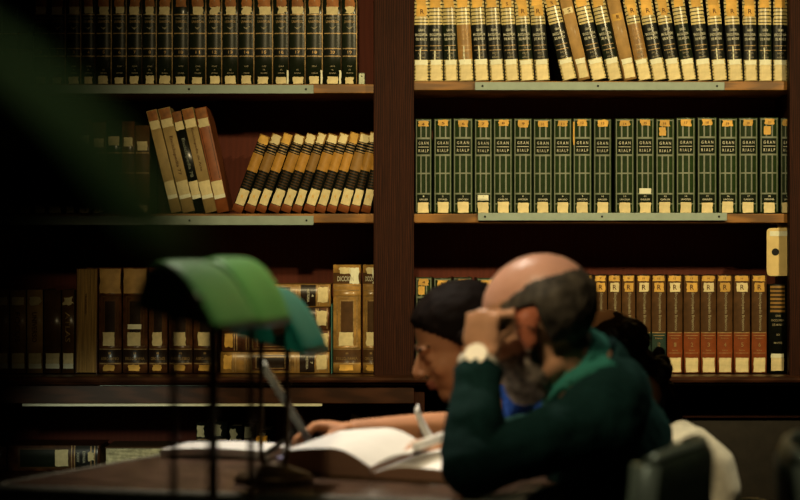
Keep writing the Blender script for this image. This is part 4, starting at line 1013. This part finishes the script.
shell(cb, 'top', cur, 'black_top', lambda p: 1 if p.z > .56 and (p-hc3).length > .14 and not ((p-nk3).dot((hc3-nk3).normalized()) > .015 and (p-hc3).length < .2) and p.x > .33 else 0, .010, .005, 18)
shell(cb, 'trousers', cur, 'trousers', lambda p: 1 if .06 < p.z <= .57 and not (p.x < .33 and p.z > .56) else 0, .008, .003, 14)
shell(cb, 'shoe', cur, 'shoe', lambda p: 1 if p.z <= .07 else 0, .006)
bm = bmesh.new(); rr = random.Random(3)
for k in range(150):
    th_ = rr.uniform(0, 2*math.pi); z_ = rr.uniform(-.9, 1); rad = math.sqrt(1-z_*z_)
    p = Vector((-.025 + .090*rad*math.cos(th_), .085*rad*math.sin(th_), .015+.088*z_))
    if p.x > .062 and p.z < .07: continue
    ico(bm, HP3(*p), rr.uniform(.010,.018), sub=2)
for k in range(70):
    ico(bm, HP3(rr.uniform(-.14,-.04), rr.uniform(-.09,.09), rr.uniform(-.13,-.02)), rr.uniform(.014,.024), sub=2)
ico(bm, HP3(-.02,0,.025), (.092,.082,.086), hr3, 3)
me = remesh(bm, 'hair', .005, 2); me.materials.append(M['hair_curly']); o = link('hair', me, cur); o.location = -Vector(cur.location); o['label'] = 'dark curly hair'

# ================================================================== CHAIRS
def chair(lab, cx, cy, yaw, bh=.84, hwid=.22, thick=.035):
    """seat centre cx,cy; sitter faces local +x"""
    t = thing('chair', lab, 'chair', (cx, cy, 0), 'dark leather library chairs', (0, 0, R(yaw)))
    bm = bmesh.new(); box(bm, -.20, .22, -hwid, hwid, .395, .425, bevel=.01); mesh_obj('seat', bm, 'chair_leather', t)
    for sx, sy_ in ((.19,1),(.19,-1),(-.20,1),(-.20,-1)):
        bm = bmesh.new(); top = .394
        tube(bm, [(sx*1.05, sy_*(hwid-.02), 0), (sx, sy_*(hwid-.03), top)], [.014,.018], 10); mesh_obj('leg', bm, 'chair_frame', t)
    for s_ in (-1, 1):
        bm = bmesh.new(); tube(bm, [(-.195, s_*(hwid-.03), .41), (-.225, s_*(hwid-.01), .55), (-.235, s_*(hwid-.004), bh-.12)] if bh > .66 else [(-.195, s_*(hwid-.03), .41), (-.225, s_*(hwid-.01), bh-.09)], [.016,.016,.014], 10); mesh_obj('back_post', bm, 'chair_frame', t)
    bm = bmesh.new(); n = 14; rings = []
    for j in range(n+1):
        q = -1+2*j/n; yv = q*hwid*1.03; xo = -.262 + .045*q*q; e = 1 if abs(q) < .99 else .8
        prof = []
        for k in range(16):
            a_ = 2*math.pi*k/16; px_ = math.copysign(abs(math.cos(a_))**.6, math.cos(a_))*thick*.5*e; pz_ = math.copysign(abs(math.sin(a_))**.35, math.sin(a_))*.13*(e if e < 1 else 1 - .10*abs(q)**4)
            prof.append(bm.verts.new((xo+px_ - pz_*.08, yv, bh-.13+pz_)))
        rings.append(prof)
    for j in range(n):
        for k in range(16): bm.faces.new((rings[j][k], rings[j+1][k], rings[j+1][(k+1)%16], rings[j][(k+1)%16])).smooth = True
    bm.faces.new(rings[0]); bm.faces.new(rings[-1][::-1]); bmesh.ops.recalc_face_normals(bm, faces=bm.faces)
    mesh_obj('backrest', bm, 'chair_leather', t)
    bm = bmesh.new()
    tube(bm, [(-.262+.045*q*q - .0104 , q*hwid*1.03, bh+.002-.013*abs(q)**4) for q in [-1+2*j/14 for j in range(15)]], .007, 8)
    for s_ in (-1, 1): tube(bm, [(-.217-.01, s_*hwid*1.035, bh-.012), (-.217+.012, s_*hwid*1.035, bh-.25)], .018, 10)
    mesh_obj('trim', bm, 'chair_frame', t)['label'] = 'pale glossy edge trim'
    return t
chair('dark leather chair with pale glossy edge in front of the man\'s back', .128, 2.75, 163, .888, .145)
chair('dark leather chair cut off by the right edge of the picture', .765, 2.61, -17, .892, .19)
chair('low dark chair the man in the green sweater sits on', .43, 3.56, 166, .68, .20)
chair('low dark chair under the dark-haired woman', .43, 4.46, 180, .57, .165)
chair('low dark chair under the curly-haired reader', .59, 4.82, 180, .545, .165)
chair('dark leather chair right behind the man, under the cream coat', .315, 3.96, 178, .78, .14)
bm = bmesh.new(); yc = 3.96
P_ = lambda px, py, dy=0: Vector((PX(px, yc), yc+dy, PZ(py, yc)))
for k in range(9):
    dy = -.13 + .26*k/8; wob = 4*math.sin(k*1.9)
    chain(bm, [P_(672+wob, 446, dy), P_(690+wob, 441, dy), P_(706+wob, 458, dy), P_(714+wob*.5, 482, dy), P_(706, 520, dy), P_(700+wob, 560, dy)], [.024,.030,.032,.030,.026,.024])
chain(bm, [P_(672,448,-.10), P_(668,500,-.10), P_(676,556,-.10)], [.026,.03,.022]); chain(bm, [P_(672,448,.08), P_(668,500,.08), P_(676,556,.08)], [.026,.03,.022])
me = remesh(bm, 'coat', .006, 5)
for v_ in me.vertices: v_.co += v_.normal * (.007*noise.noise(Vector((v_.co.x*14, v_.co.y*30, v_.co.z*7))) )
me.materials.append(M['coat_cream']); co = link('coat', me)
tag(co, 'cream coat bundled over a chair back behind the man', 'coat')
